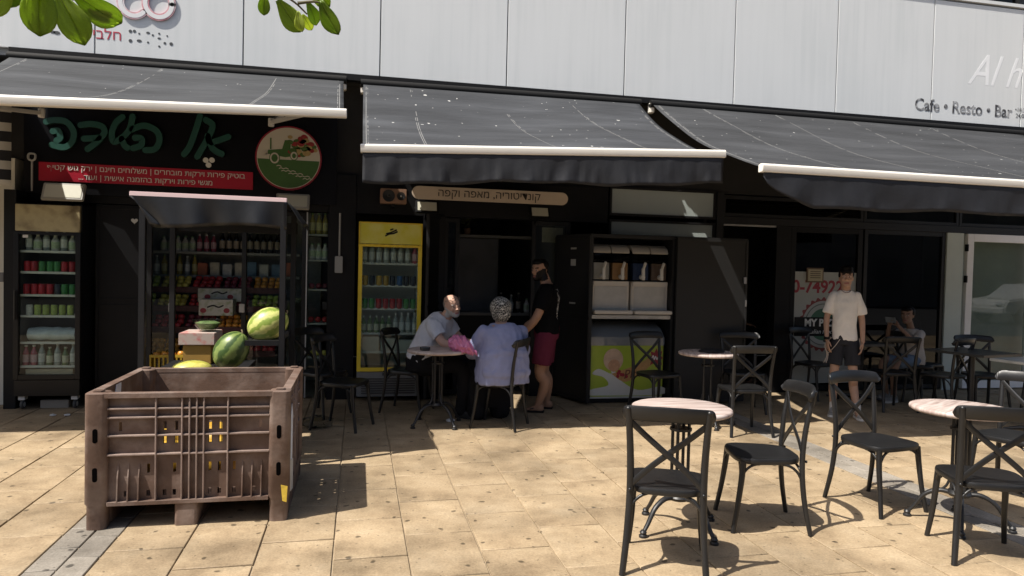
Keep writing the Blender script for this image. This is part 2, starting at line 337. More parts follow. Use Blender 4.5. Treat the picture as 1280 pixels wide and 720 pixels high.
boxo('room_divider', mat('grey_blind', (.33, .35, .33), .8, var=.1), B, 8.62, 11.9, YG+.12, YG+.15, 0, 2.9)
pd = pane('pizza_shop_door', 5.73, 6.84, YG-.02, .02, 2.258, m_glass2, m_black, .075)

# ------------------------------------------------------------------ awnings
def awn_mat(name, base, spots):
    m, N, L, b = nodemat(name); b.inputs['Roughness'].default_value = .85; b.inputs['Specular IOR Level'].default_value = .2
    g = N.new('ShaderNodeNewGeometry'); n1 = N.new('ShaderNodeTexNoise'); n1.inputs['Scale'].default_value = 1.6; n1.inputs['Detail'].default_value = 6
    mp = N.new('ShaderNodeMapping'); mp.inputs['Scale'].default_value = (.5, 2.4, 2.4); L.new(g.outputs['Position'], mp.inputs[0]); L.new(mp.outputs[0], n1.inputs[0])
    r1 = ramp(N, [(.32, tuple(c*.72 for c in base)), (.55, base), (.72, tuple(c*1.35 for c in base))]); L.new(n1.outputs[0], r1.inputs[0])
    out = r1.outputs[0]
    for sc, th in ((7.5, spots), (3.1, spots*.8)):
        vo = N.new('ShaderNodeTexVoronoi'); vo.inputs['Scale'].default_value = sc
        wp = N.new('ShaderNodeTexNoise'); wp.inputs['Scale'].default_value = 22; L.new(g.outputs['Position'], wp.inputs[0])
        ad = N.new('ShaderNodeVectorMath'); ad.operation = 'MULTIPLY_ADD'; L.new(wp.outputs['Color'], ad.inputs[0]); ad.inputs[1].default_value = (.06, .06, .03); L.new(g.outputs['Position'], ad.inputs[2]); L.new(ad.outputs[0], vo.inputs[0])
        ms = N.new('ShaderNodeMapRange'); ms.inputs[1].default_value = th; ms.inputs[2].default_value = th*1.35; ms.inputs[3].default_value = .75; ms.inputs[4].default_value = 0; L.new(vo.outputs['Distance'], ms.inputs[0])
        mx = N.new('ShaderNodeMix'); mx.data_type = 'RGBA'; L.new(ms.outputs[0], mx.inputs[0]); L.new(out, mx.inputs[6]); mx.inputs[7].default_value = (.55, .55, .53, 1); out = mx.outputs[2]
    L.new(out, b.inputs['Base Color'])
    wv = N.new('ShaderNodeTexNoise'); wv.inputs['Scale'].default_value = 9; wv.inputs['Detail'].default_value = 3; L.new(mp.outputs[0], wv.inputs[0])
    bp = N.new('ShaderNodeBump'); bp.inputs['Strength'].default_value = .45; bp.inputs['Distance'].default_value = .025; L.new(wv.outputs[0], bp.inputs['Height']); L.new(bp.outputs[0], b.inputs['Normal'])
    return m
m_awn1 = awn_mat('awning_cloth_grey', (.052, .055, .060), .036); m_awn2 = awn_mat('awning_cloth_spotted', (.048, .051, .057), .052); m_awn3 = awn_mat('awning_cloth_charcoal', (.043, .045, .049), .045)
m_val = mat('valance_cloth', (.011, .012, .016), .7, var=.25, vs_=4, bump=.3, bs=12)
m_bar = mat('white_powder_coat', (.80, .77, .70), .35, var=.04); m_seam = mat('pale_stitching', (.20, .20, .195), .9)
m_arm = mat('arm_aluminium', (.62, .60, .56), .45, metal=.2, var=.1)
def awning(label, TL, TR, BL, BR, mcl, vh=0, seams=(), sag=.1, cutL=0):
    TL, TR, BL, BR = map(Vector, (TL, TR, BL, BR)); t = thing('awning', label, 'awning', (0, 0, 0))
    def P(u, v, dz=0):
        p = (TL.lerp(TR, u)).lerp(BL.lerp(BR, u), v); s_ = 4*v*(1-v)
        p.z += -sag*s_ + dz + .018*s_*math.sin(u*9+v*2) + .012*math.sin(v*9+u*3)*s_; return p
    nu, nv = 48, 20; mb = MB(); V = [P(i/nu, j/nv) for j in range(nv+1) for i in range(nu+1)]
    mb.add(V, [(j*(nu+1)+i, j*(nu+1)+i+1, (j+1)*(nu+1)+i+1, (j+1)*(nu+1)+i) for j in range(nv) for i in range(nu)])
    fab = mb.build('fabric', mcl, t, smooth=60); so_ = fab.modifiers.new('s', 'SOLIDIFY'); so_.thickness = .004; so_.offset = -1
    for (u0, u1) in seams:
        for dd in (-.009, .009):
            mb = MB(); pts = [P(u0+(u1-u0)*k/14, k/14, .0045) for k in range(15)]
            L_ = [p+Vector((dd-.003, 0, 0)) for p in pts]; R_ = [p+Vector((dd+.003, 0, 0)) for p in pts]
            mb.add(L_+R_, [(k, k+1, k+16, k+15) for k in range(14)]); mb.build('seam', m_seam, fab)
    d = (BR-BL).normalized(); e = Vector((0, -1, 0)); up = d.cross(e); up = up if up.z > 0 else -up
    sec = [(-.03, -.042), (.035, -.042), (.042, -.025), (.042, .018), (.03, .032), (-.005, .034), (-.03, .025)]
    rings = [[q+e*a+up*b for a, b in sec] for q in (BL-d*.02, BR+d*.02)]
    MB().loft(rings).build('front_bar', m_bar, t, bevel=.004)
    if vh:
        mb = MB(); n, k = 120, 8; V = []
        for j in range(k+1):
            for i in range(n+1):
                u = i/n; v = j/k; p = BL.lerp(BR, u); hh = vh*(1+.05*math.sin(u*11)+.03*math.sin(u*31))
                if cutL and u < cutL: hh *= .15+.85*(u/cutL)**.6
                x = p.x+.0*v; yy = p.y-.025+v*(.030*noise.noise(Vector((u*22, v*.6, vh)))+.016*noise.noise(Vector((u*60, v*1.2, 3)))); V.append((x, yy, p.z-.045-hh*v))
        mb.add(V, [(j*(n+1)+i, j*(n+1)+i+1, (j+1)*(n+1)+i+1, (j+1)*(n+1)+i) for j in range(k) for i in range(n)])
        o = mb.build('valance', m_val, t, smooth=80); so_ = o.modifiers.new('s', 'SOLIDIFY'); so_.thickness = .003
    MB().tube([TL+Vector((-.03, .03, .02)), TR+Vector((.03, .03, .02))], .05, 12).build('roller', mat('roller_dark', (.010, .010, .010), .7, spec=.2), t, smooth=40)
    for u in (.1, .9):                       # folding arms
        a = TL.lerp(TR, u)+Vector((0, 0, -.16)); c = BL.lerp(BR, u)+Vector((0, .03, -.02)); mid = a.lerp(c, .5)+Vector((.35 if u < .5 else -.35, 0, -sag-.12))
        mb = MB(); mb.bar(a, mid, .04, .035); mb.bar(mid, c, .035, .03); mb.tube([mid+Vector((0, 0, -.04)), mid+Vector((0, 0, .04))], .03, 10); mb.build('folding_arm', m_arm, t, bevel=.004)
    for p in (TL, TR): MB().box(p.x-.03, p.x+.03, p.y+.02, p.y+.11, p.z-.09, p.z+.04).build('bracket', m_bar, t, bevel=.008)
    return t
awning('dusty grey awning with plain white front bar over the greengrocer', (-3.56, 8.34, 3.66), (-.20, 8.34, 3.68), (-3.56, 6.30, 2.80), (-.14, 6.30, 2.90), m_awn1, 0, [(.05, .02), (.44, .30), (.79, .745), (.985, .985)])
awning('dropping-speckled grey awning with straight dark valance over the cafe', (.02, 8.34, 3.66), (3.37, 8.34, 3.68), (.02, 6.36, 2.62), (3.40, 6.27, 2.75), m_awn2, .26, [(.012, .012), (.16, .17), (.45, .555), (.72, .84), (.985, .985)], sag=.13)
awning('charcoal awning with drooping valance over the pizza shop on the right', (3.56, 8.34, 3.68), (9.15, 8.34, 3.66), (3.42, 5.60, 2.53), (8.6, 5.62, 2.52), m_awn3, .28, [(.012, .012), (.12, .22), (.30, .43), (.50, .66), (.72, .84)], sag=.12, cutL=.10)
# neighbour's striped awning just outside the left edge
m_st, N, L, b = nodemat('striped_cloth'); g = N.new('ShaderNodeNewGeometry'); sp = N.new('ShaderNodeSeparateXYZ'); L.new(g.outputs['Position'], sp.inputs[0])
mm = N.new('ShaderNodeMath'); mm.operation = 'MULTIPLY'; mm.inputs[1].default_value = 5.6; L.new(sp.outputs['Z'], mm.inputs[0]); fr = N.new('ShaderNodeMath'); fr.operation = 'FRACT'; L.new(mm.outputs[0], fr.inputs[0])
rp = ramp(N, [(0, (.015, .015, .018)), (.55, (.45, .43, .38))], 'CONSTANT'); L.new(fr.outputs[0], rp.inputs[0]); L.new(rp.outputs[0], b.inputs['Base Color']); b.inputs['Roughness'].default_value = .9
t = thing('striped_curtain', 'black and cream striped cloth hanging at the left edge', 'curtain')
mb = MB(); n, k = 30, 12
V = [(-6.2+2.98*i/n, 7.55+.03*math.sin(i*1.3), 3.1-.83*j/k) for j in range(k+1) for i in range(n+1)]
mb.add(V, [(j*(n+1)+i, j*(n+1)+i+1, (j+1)*(n+1)+i+1, (j+1)*(n+1)+i) for j in range(k) for i in range(n)])
o = mb.build('cloth', m_st, t, smooth=60); o.modifiers.new('s', 'SOLIDIFY').thickness = .004
MB().tube([(-6.3, 7.55, 3.1), (-3.2, 7.55, 3.1)], .02, 8).build('rod', m_arm, t, smooth=40)
MB().add([(-7.5, 6.52, 2.80), (-3.72, 6.62, 2.80), (-3.60, 8.6, 3.5), (-7.5, 8.6, 3.5)], [(0, 1, 2, 3)]).build('top_cloth', m_st, t).modifiers.new('s', 'SOLIDIFY').thickness = .004

# ------------------------------------------------------------------ signs
YS = YG-.06
m_sgn = mat('black_signboard', (.004, .004, .006), .4, var=.3, spec=.25)
sg = thing('shop_signboard', 'black signboard with big dark green lettering over the greengrocer', 'sign', (0, 0, 0))
boxo('board', m_sgn, sg, -3.52, -.27, YS-.03, YS+.03, 2.29, 3.38, .004)
m_teal = mat('teal_letter_face', (.020, .085, .068), .4, var=.1); m_teal2 = mat('dark_letter_side', (.006, .016, .014), .5, spec=.3)
def z1(a, b): return 30+a*300/1280, 130+b*120/512          # survey of the lettering, photo pixels
def onsign(a, b, d):
    px, py = z1(a, b); p = at(px, py, YS-.03); return Vector((p.x, YS-.033-d, p.z))
LET = [[[(130, 100), (170, 92), (235, 100), (275, 150), (268, 205), (225, 235), (160, 222)], [(165, 150), (195, 150), (205, 185), (185, 200)]],
       [[(312, 118), (370, 112), (425, 125), (440, 155), (415, 190), (390, 215), (350, 245)], [(330, 190), (370, 188), (410, 185)]],
       [[(588, 72), (572, 140), (525, 190), (488, 205), (478, 160), (500, 105), (535, 75)], [(530, 190), (545, 225), (562, 238)]],
       [[(585, 140), (650, 120), (715, 150), (730, 200), (705, 245), (655, 250)], [(600, 185), (635, 190), (632, 225), (590, 240)]],
       [[(945, 70), (920, 150), (890, 230), (860, 272)]],
       [[(975, 90), (1010, 115), (1000, 160), (965, 225), (930, 285)], [(1095, 180), (1040, 200), (1005, 210)], [(985, 175), (1010, 240), (1060, 270)]]]
for gl in LET:
    o = strokes(MB(), gl, lambda a, b, d: onsign(a, b, d), 34, .05).build('letter', [m_teal2], sg, smooth=30)
    strokes(MB(), gl, lambda a, b, d: onsign(a, b, d+.051), 32, .008).build('letter_face', [m_teal], o, smooth=30)
m_wt = mat('white_lettering', (.75, .74, .70), .5)
for a, b in ((970, 300), (1003, 300), (985, 326)):
    p = onsign(a, b, .0); MB().lathe([(.0, 0), (.03, 0), (.03, .012), (0, .012)], 14, (p.x, p.y+.002, p.z), Matrix.Rotation(PI/2, 3, 'X')).build('dot', m_wt, sg)
rb = thing('red_banner', 'long red banner with two lines of white lettering', 'banner', (0, 0, 0))
boxo('panel', mat('red_banner_vinyl', (.42, .012, .035), .4, var=.08), rb, -3.37, -1.19, YS-.046, YS-.034, 2.425, 2.625, .002)
text('lettering', heb('בוטיק פירות וירקות מובחרים | משלוחים חינם | ירק גוש קטיף'), .082, wallM(-2.28, YS-.05, 2.572), m_wt, rb, .0015, bold=.0)
text('lettering', heb('מגשי פירות וירקות בהזמנה אישית | ועוד...'), .082, wallM(-2.30, YS-.05, 2.478), m_wt, rb, .0015, bold=.0)
# round sign with tractor
rs = thing('round_sign', 'round sign with tractor, green field and heap of vegetables', 'sign', (-.80, YS-.05, 2.80)); RR = .365
MY = Matrix.Rotation(PI/2, 3, 'X')
MB().lathe([(0, 0), (RR, 0), (RR, .03), (0, .03)], 48, (0, -.0, 0), MY).build('rim', mat('red_rim', (.30, .02, .04), .4), rs)
m_rs = mat('cream_print', (.60, .55, .45), .5); MB().lathe([(0, .031), (RR*.95, .031), (RR*.95, .034), (0, .034)], 48, (0, 0, 0), MY).build('disc', m_rs, rs)
def rsf(a, b, d): return Vector((a*RR, -.0345-d, b*RR))
half = [(.93*math.cos(x_), .93*math.sin(x_)) for x_ in [PI+.06+(PI-.12)*k/24 for k in range(25)]]
mg = mat('field_green_print', (.06, .14, .035), .5, var=.1); MB().prism(half, rsf, .002).build('green_field', mg, rs)
mb = MB()
for (c, r1, r2) in (((-.42, -.02), .20, .10), ((.16, .08), .15, .08)):
    mb.prism([(c[0]+r1*.8*math.cos(2*PI*k/20), c[1]+r1*math.sin(2*PI*k/20)) for k in range(20)], lambda a, b, d: rsf(a, b, d+.003), .002)
mb.prism([(-.62, .22), (-.2, .27), (-.12, .55), (.05, .56), (.05, .2), (.3, .1), (-.1, .02), (-.62, .1)], lambda a, b, d: rsf(a, b, d+.0026), .002); mb.prism([(-.56, .25), (-.52, .25), (-.52, .6), (-.56, .6)], lambda a, b, d: rsf(a, b, d+.0022), .002)
mb.build('tractor', mg, rs)
mb = MB()
for (c, r1) in (((-.42, -.02), .145), ((.16, .08), .10), ((-.72, .1), .07)): strokes(mb, [[(c[0]+r1*.8*math.cos(2*PI*k/16), c[1]+r1*math.sin(2*PI*k/16)) for k in range(17)]], lambda a, b, d: rsf(a, b, d+.0055), .045, .002)
for k in range(14):
    a = -.35+.09*k*.8; strokes(mb, [[(a, -.26-.055*k*.45-.05*(k % 3)), (a+.06, -.24-.055*k*.45-.05*(k % 3)), (a+.13, -.27-.055*k*.45-.05*(k % 3))]], lambda a, b, d: rsf(a, b, d+.003), .022, .002)
mb.build('white_line_print', m_rs, rs)
rv = random.Random(3)
for nm, colr, pts in (('vegetable_print', (.30, .03, .03), 14), ('vegetable_print', (.42, .30, .12), 15), ('vegetable_print', (.07, .13, .03), 13)):
    mb = MB()
    for k in range(pts):
        a = rv.uniform(-.02, .80); b_ = rv.uniform(.12, .72)
        if a*a+b_*b_ > .72: a *= .7; b_ *= .8
        r1 = rv.uniform(.07, .12); ee = .0022+.0004*rv.randint(0, 6)
        mb.prism([(a+r1*1.1*math.cos(2*PI*q/12), b_+r1*.8*math.sin(2*PI*q/12)) for q in range(12)], lambda a, b, d, ee=ee: rsf(a, b, d*1+ee), .001)
    mb.build(nm, mat('veg_print%d' % pts+str(colr[0]), colr, .5, var=.3, vs_=30), rs)
# cafe strip sign
cs = thing('strip_sign', 'beige round-ended sign strip with dark lettering over the cafe door', 'sign', (0, 0, 0))
zc = 2.447; mb = MB(); arc = [(2.37+.075*math.cos(a), zc+.075*math.sin(a)) for a in [-PI/2+PI*k/10 for k in range(11)]]+[(.66+.075*math.cos(a), zc+.075*math.sin(a)) for a in [PI/2+PI*k/10 for k in range(11)]]
mb.prism(arc, lambda a, b, d: Vector((a, YG-.42-d, b)), .03).build('board', mat('beige_sign', (.52, .43, .34), .5, var=.06), cs, bevel=.003)
boxo('mount', m_frame, cs, .8, 2.2, YG-.419, YG-.045, zc-.02, zc+.02)
text('lettering', heb('קונדיטוריה, מאפה וקפה'), .125, wallM(1.49, YG-.454, zc+.005), mat('brown_black_letter', (.03, .022, .02), .6), cs, .0015)
# remains of lettering on the cladding
YL = YC-.002
m_rim = mat('faded_red_letter', (.55, .10, .14), .5, var=.3, vs_=12, col2=(.78, .74, .74), mix=.35, ms=5); m_lw = mat('letter_white', (.78, .78, .78), .4)
co = thing('channel_letters', 'red-rimmed white letters C and O high on the cladding', 'letters', (0, 0, 0))
def ring_letter(px, py, a0, a1):
    c = at(px, py, YC); r1 = .135; mb = MB(); L_ = [(c.x+r1*math.cos(a), c.z+r1*1.1*math.sin(a)) for a in [a0+(a1-a0)*k/16 for k in range(17)]]
    o = strokes(mb, [L_], lambda a, b, d: Vector((a, YC-.004-d, b)), .075, .016).build('letter', m_rim, co, smooth=30)
    strokes(MB(), [L_], lambda a, b, d: Vector((a, YC-.0205-d, b)), .045, .002).build('letter_face', m_lw, o)
ring_letter(168, 3, R(45), R(315)); ring_letter(199, 5, 0, 2*PI)
hw = thing('red_script_lettering', 'small red handwritten lettering left on the cladding', 'lettering'); p = at(134, 44, YC)
text('script', heb('חלבי'), .15, wallM(p.x, YL, p.z), mat('red_paint', (.45, .03, .06), .6), hw, .001)
sc_ = thing('white_script_lettering', 'large white script letters faded on the right end of the cladding', 'lettering'); p = at(1247, 93, YC)
text('script', 'Al h', .62, wallM(p.x-.06, YC-.0008, p.z+.02), mat('bright_white_paint', (.86, .87, .88), .5), sc_, .0005, shear=.45, sx=.85)
cr = thing('worn_bar_lettering', 'worn black lettering naming cafe, resto and bar on the cladding', 'lettering'); p = at(1205, 136, YC)
text('lettering', 'Cafe • Resto • Bar', .235, wallM(p.x, YL, p.z), mat('worn_black_paint', (.05, .05, .055), .7, col2=(.7, .71, .72), mix=.15, ms=9), cr, .001, bold=.004, sx=.93)
p = at(1272, 141, YC); text('phone_lettering', '•10:30\n24:00', .085, wallM(p.x+.06, YL, p.z), MATS['worn_black_paint'], cr, .001)
gd = thing('glue_dots', 'scattered dark glue dots of removed letters on the cladding', 'glue dots'); mb = MB(); rv = random.Random(5)
DOTS = [(66, 40), (75, 31), (71, 41), (83, 43), (89, 44), (163, 39), (168, 39), (174, 42), (163, 51), (174, 51), (185, 41), (191, 44), (199, 42), (185, 53), (199, 48), (206, 54), (209, 45), (199, 58), (145, 18), (214, 55)]
for px, py in DOTS:
    p = at(px, py, YC); r1 = rv.uniform(.009, .02); w_ = rv.choice((1, 1, 1.7)); mb.prism([(p.x+r1*w_*math.cos(2*PI*k/9), p.z+r1*math.sin(2*PI*k/9)) for k in range(9)], lambda a, b, d: Vector((a, YC-.001-d, b)), .0015)
mb.build('dots', mat('dark_glue', (.06, .065, .07), .7), gd)
# ------------------------------------------------------------------ chairs
m_chair = mat('anthracite_plastic', (.010, .010, .0105), .40, var=.3, vs_=9, bump=.05, bs=60, rnd=.15)
def spline(pts, k=5):
    pts = [Vector(p) for p in pts]; out = []; n = len(pts)
    for i in range(n-1):
        p0, p1, p2, p3 = pts[max(i-1, 0)], pts[i], pts[i+1], pts[min(i+2, n-1)]
        for j in range(k):
            t = j/k; out.append(.5*((2*p1)+(p2-p0)*t+(2*p0-5*p1+4*p2-p3)*t*t+(3*p1-p0-3*p2+p3)*t**3))
    out.append(pts[-1]); return out
def make_chair():
    t = thing('bistro_chair', 'x', 'chair', group='dark cross-back bistro chairs')
    for s in (-1, 1):                        # rear legs run up into the back posts
        pts = spline([(s*.215, -.245, 0), (s*.197, -.205, .22), (s*.188, -.190, .44), (s*.192, -.205, .66), (s*.205, -.245, .885)]); n = len(pts)
        mb = MB(); mb.tube(pts, [.0165+.003*math.sin(PI*i/(n-1)) for i in range(n)], 10, .85); mb.ell(pts[-1], (.0165, .0165, .014), 10, 6); mb.ell((s*.196, -.232, .80), (.008, .008, .008), 8, 5); mb.ell((s*.189, -.214, .45), (.009, .008, .009), 8, 5)
        mb.build('leg', m_chair, t, smooth=45)
        pts = spline([(s*.212, .228, 0), (s*.196, .200, .16), (s*.188, .178, .32), (s*.180, .168, .44)]); n = len(pts)
        MB().tube(pts, [.0145+.006*(i/(n-1)) for i in range(n)], 10).build('leg', m_chair, t, smooth=45)
    def outline(k, sc=1., dz=0):             # rounded trapezoid seat
        o = []
        for i in range(40):
            a = 2*PI*i/40; c, s = math.cos(a), math.sin(a); e = .55
            x = (abs(c)**e)*(1 if c > 0 else -1); y = (abs(s)**e)*(1 if s > 0 else -1); wx = .212+.022*y
            o.append(Vector((x*wx*sc, y*.208*sc, dz)))
        return o
    seat = MB().loft([outline(0, .93, .424), outline(0, .99, .430), outline(0, 1, .440), outline(0, 1, .452), outline(0, .985, .461), outline(0, .93, .464), outline(0, .80, .460), outline(0, .4, .455), outline(0, .1, .454)])
    seat.build('seat', m_chair, t, smooth=50)
    rings = []; n = 32                       # bowed top rail
    for i in range(n+1):
        u = math.sin(PI/2*(-1+2*i/n)); x = .238*u; y = -.232-.045*(1-u*u)+.02*abs(u)**3; h = .040*math.sqrt(max(.03, 1-abs(u)**22)); cz = .858+.012*(1-u*u); lean = -.010
        rings.append([Vector((x, y+a*.011+b*lean, cz+b*h)) for a, b in ((-1, -.85), (-.5, -1), (.5, -1), (1, -.85), (1, .8), (.5, 1), (-.5, 1), (-1, .8))])
    MB().loft(rings).build('top_rail', m_chair, t, smooth=50)
    for s in (-1, 1):
        pts = spline([(s*.196, -.222, .815), (s*.10, -.205, .728), (0, -.198+s*.004, .645), (-s*.10, -.197, .560), (-s*.185, -.195, .475)], 4); mb = MB(); rings = []
        for i, p in enumerate(pts):
            d = (pts[min(i+1, len(pts)-1)]-pts[max(i-1, 0)]).normalized(); q = Vector((0, 1, 0)); u = d.cross(q).normalized()
            rings.append([p+u*a*.0155+q*b*.006 for a, b in ((-1, -.6), (-.7, -1), (.7, -1), (1, -.6), (1, .6), (.7, 1), (-.7, 1), (-1, .6))])
        mb.loft(rings).build('cross_bar', m_chair, t, smooth=50)
    def brace(a, b):                         # quarter arch from a leg up under the seat
        a, b = Vector(a), Vector(b); pts = []
        for k in range(9):
            q = PI/2*k/8; pts.append(Vector((a.x+(b.x-a.x)*(1-math.cos(q)), a.y+(b.y-a.y)*(1-math.cos(q)), a.z+(b.z-a.z)*math.sin(q))))
        MB().tube(pts, .0085, 8).build('brace', m_chair, t, smooth=50)
    for s in (-1, 1):
        brace((s*.190, .185, .315), (s*.075, .165, .428)); brace((s*.193, -.198, .30), (s*.075, -.165, .428))
        brace((s*.190, .178, .315), (s*.195, .07, .428)); brace((s*.193, -.190, .30), (s*.19, -.07, .428))
    return t
CH = make_chair(); TREE[CH.name] = kids(CH); first = [True]
def chair(x, y, deg, label):
    if first[0]: first[0] = False; CH.location = (x, y, 0); CH.rotation_euler.z = R(deg); CH['label'] = label; return CH
    return dup(CH, (x, y, 0), R(deg), label)
chair(1.68, 3.60, -25, 'dark cross-back chair nearest the camera, seen from behind at a round table')
chair(2.56, 4.09, 76, 'dark cross-back chair standing sideways in the sun, facing the nearest round table')
chair(3.58, 4.28, 190, 'dark cross-back chair in the sun facing the camera, in front of the standing boy')
chair(3.58, 3.42, -26, 'dark cross-back chair cut by the right edge in front, seen from behind')
chair(4.74, 4.28, 108, 'dark cross-back chair behind the right-hand round table, at the right edge')
chair(3.82, 6.47, -6, 'dark cross-back chair half in shade, back to the camera, beside shaded round table')
chair(4.42, 7.50, 165, 'dark cross-back chair behind the shaded round table, against the black panel')
chair(3.32, 7.45, 195, 'dark cross-back chair in front of the ice cream freezer')
chair(1.42, 7.02, 60, 'dark cross-back chair under the seated woman in blue')
chair(.56, 7.86, 245, 'dark cross-back chair under the seated man in the pale shirt')
chair(-.12, 7.12, 246, 'dark cross-back chair in deep shade right behind the brown crate')
chair(-.36, 7.78, 230, 'dark cross-back chair in deep shade against the grocer pier')
chair(6.34, 7.42, -8, 'dark cross-back chair with its back to us, in front of the seated girl')
chair(6.90, 7.20, 20, 'dark cross-back chair in the shade between the girl and the square tables')
chair(7.42, 7.15, 165, 'dark cross-back chair facing the camera beside the pale pillar')
chair(7.42, 8.12, 185, 'dark cross-back chair against the big dark pane behind the girl')
chair(5.86, 8.22, 200, 'dark cross-back chair behind the boy, against the pizza shop door')
chair(7.14, 7.98, 262, 'dark cross-back chair on which the girl sits')
chair(7.72, 6.55, 110, 'dark cross-back chair cut by the right edge beside the grey square table')

# ------------------------------------------------------------------ tables
def top_mat():
    m, N, L, b = nodemat('pinkish_wood_print'); b.inputs['Roughness'].default_value = .5; tc = N.new('ShaderNodeTexCoord')
    mp = N.new('ShaderNodeMapping'); mp.inputs['Scale'].default_value = (3, 26, 3); L.new(tc.outputs['Object'], mp.inputs[0])
    n1 = N.new('ShaderNodeTexNoise'); n1.inputs['Scale'].default_value = 1.3; n1.inputs['Detail'].default_value = 7; n1.inputs['Distortion'].default_value = .6; L.new(mp.outputs[0], n1.inputs[0])
    r1 = ramp(N, [(.32, (.26, .19, .165)), (.48, (.42, .335, .30)), (.66, (.52, .445, .41))]); L.new(n1.outputs[0], r1.inputs[0]); L.new(r1.outputs[0], b.inputs['Base Color']); return m
m_top = top_mat(); m_iron = mat('black_cast_iron', (.014, .014, .015), .45, var=.2, vs_=20, bump=.05)
m_steel = mat('steel', (.45, .45, .45), .35, metal=1)
def make_table():
    t = thing('round_table', 'x', 'table', group='round bistro tables'); r = .308
    MB().lathe([(0, .735), (r-.012, .735), (r-.002, .742), (r, .752), (r-.003, .762), (r-.014, .767), (0, .768)], 64).build('table_top', m_top, t, smooth=50)
    MB().lathe([(0, .722), (.13, .722), (.13, .734), (0, .734)], 20).build('top_plate', m_iron, t)
    for k in range(4):
        a = PI/4+PI/2*k; c, s = math.cos(a)*.052, math.sin(a)*.052
        MB().tube([(c, s, .20), (c, s, .722)], .0105, 8).build('column', m_iron, t, smooth=40)
    MB().lathe([(0, .62), (.068, .62), (.068, .635), (0, .635)], 20).build('collar', m_iron, t)
    MB().lathe([(0, .18), (.06, .185), (.075, .205), (.06, .225), (.0, .23)], 20).build('hub', m_iron, t, smooth=40)
    for k in range(4):
        a = PI/2*k+.35; M = Matrix.Rotation(a, 3, 'Z'); pts = [M @ Vector(p) for p in spline([(.04, 0, .20), (.12, 0, .205), (.20, 0, .16), (.255, 0, .075), (.285, 0, .035)])]
        n = len(pts); o = MB().tube(pts, [.021-.008*i/(n-1) for i in range(n)], 10, .8).build('foot', m_iron, t, smooth=45)
        p = M @ Vector((.292, 0, 0)); mb = MB(); mb.lathe([(0, 0), (.026, 0), (.026, .012), (.018, .018), (.022, .03), (.014, .042), (0, .045)], 12, p); mb.build('pad', m_iron, o, smooth=40)
        pts = [M @ Vector(p) for p in spline([(.05, 0, .32), (.075, 0, .24), (.13, 0, .19)])]; MB().tube(pts, .008, 8).build('scroll', m_iron, t, smooth=45)
    return t
TB = make_table(); TREE[TB.name] = kids(TB)
TB.location = (1.98, 4.06, 0); TB['label'] = 'round pinkish wood-print table nearest the camera, in the sun'
dup(TB, (3.86, 3.86, 0), .5, 'round pinkish wood-print table at the right, ringed by sunlit chairs')
dup(TB, (3.62, 6.84, 0), 1.1, 'round wood-print table in shade with a black pouch on it')
dup(TB, (.80, 7.14, 0), .2, 'round wood-print table in shade between the seated man and woman')
m_mtop = mat('grey_marble_top', (.33, .34, .33), .3, col2=(.5, .51, .5), mix=.3, ms=5)
def square_table(x, y, rz, lab, mt, h=.76, w_=.70):
    t = thing('square_table', lab, 'table', (x, y, 0), rz, 'square cafe tables')
    MB().box(-w_/2, w_/2, -w_/2, w_/2, h-.03, h).build('table_top', mt, t, bevel=.005)
    MB().box(-.18, .18, -.18, .18, h-.042, h-.0305).build('top_plate', m_iron, t); MB().tube([(0, 0, .03), (0, 0, h-.042)], .032, 12).build('column', m_iron, t, smooth=40)
    for k in range(4):
        a = PI/4+PI/2*k; M = Matrix.Rotation(a, 3, 'Z'); MB().tube([M @ Vector((.02, 0, .05)), M @ Vector((.2, 0, .04)), M @ Vector((.36, 0, .012))], [.026, .022, .012], 8).build('foot', m_iron, t, smooth=40)
square_table(7.05, 6.05, R(10), 'square table with grey stone top cut by the right edge', m_mtop)
square_table(7.05, 6.95, R(12), 'dark square table between the girl and the grey stone table', mat('dark_laminate', (.06, .058, .055), .35, var=.2))
square_table(6.38, 8.04, R(4), 'small dark square table where the girl sits, behind the boy', MATS['dark_laminate'], .75, .6)
# things on tables
o = MB().lathe([(0, 0), (.048, 0), (.052, .03), (.05, .034), (.040, .034), (.036, .012), (0, .010)], 20).build('ashtray', mat('smoked_ash_glass', (.03, .03, .03), .2), smooth=40); o.location = (.66, 7.02, .769); tag(o, 'small dark ashtray on the shaded round table by the yellow fridge', 'ashtray')
mb = MB(); mb.lathe([(0, 0), (.13, .002), (.15, .012), (.12, .03), (.05, .04), (0, .042)], 22, (0, 0, 0), Matrix.Diagonal((1.0, .62, 1))); o = mb.build('black_pouch', mat('black_leather', (.012, .012, .014), .5, bump=.2), smooth=60); o.location = (3.65, 6.82, .769); tag(o, 'flat black pouch on the shaded round table', 'pouch')
def pink_bag():
    mb = MB(); rings = []; n = 48; rv = random.Random(2)
    for i in range(41):
        u = i/40; c = Vector((-.10+.34*u, .0-.06*u, .085-.02*math.sin(u*PI)-.17*max(0, u-.55)**1.3*2)); rr = (.03+.085*math.sin(min(1, u*1.12)*PI)**.55)
        ring = []
        for j in range(n):
            a = 2*PI*j/n; q = rr*(1+.34*noise.noise(Vector((u*9, math.cos(a)*2.6, math.sin(a)*2.6)))+.15*noise.noise(Vector((u*23, math.cos(a)*6, math.sin(a)*6)))+.05*math.sin(a*7+u*9)); ring.append(c+Vector((-.25*math.sin(a)*q*.3, math.cos(a)*q*.85, math.sin(a)*q*.9)))
        rings.append(ring)
    return mb.loft(rings)
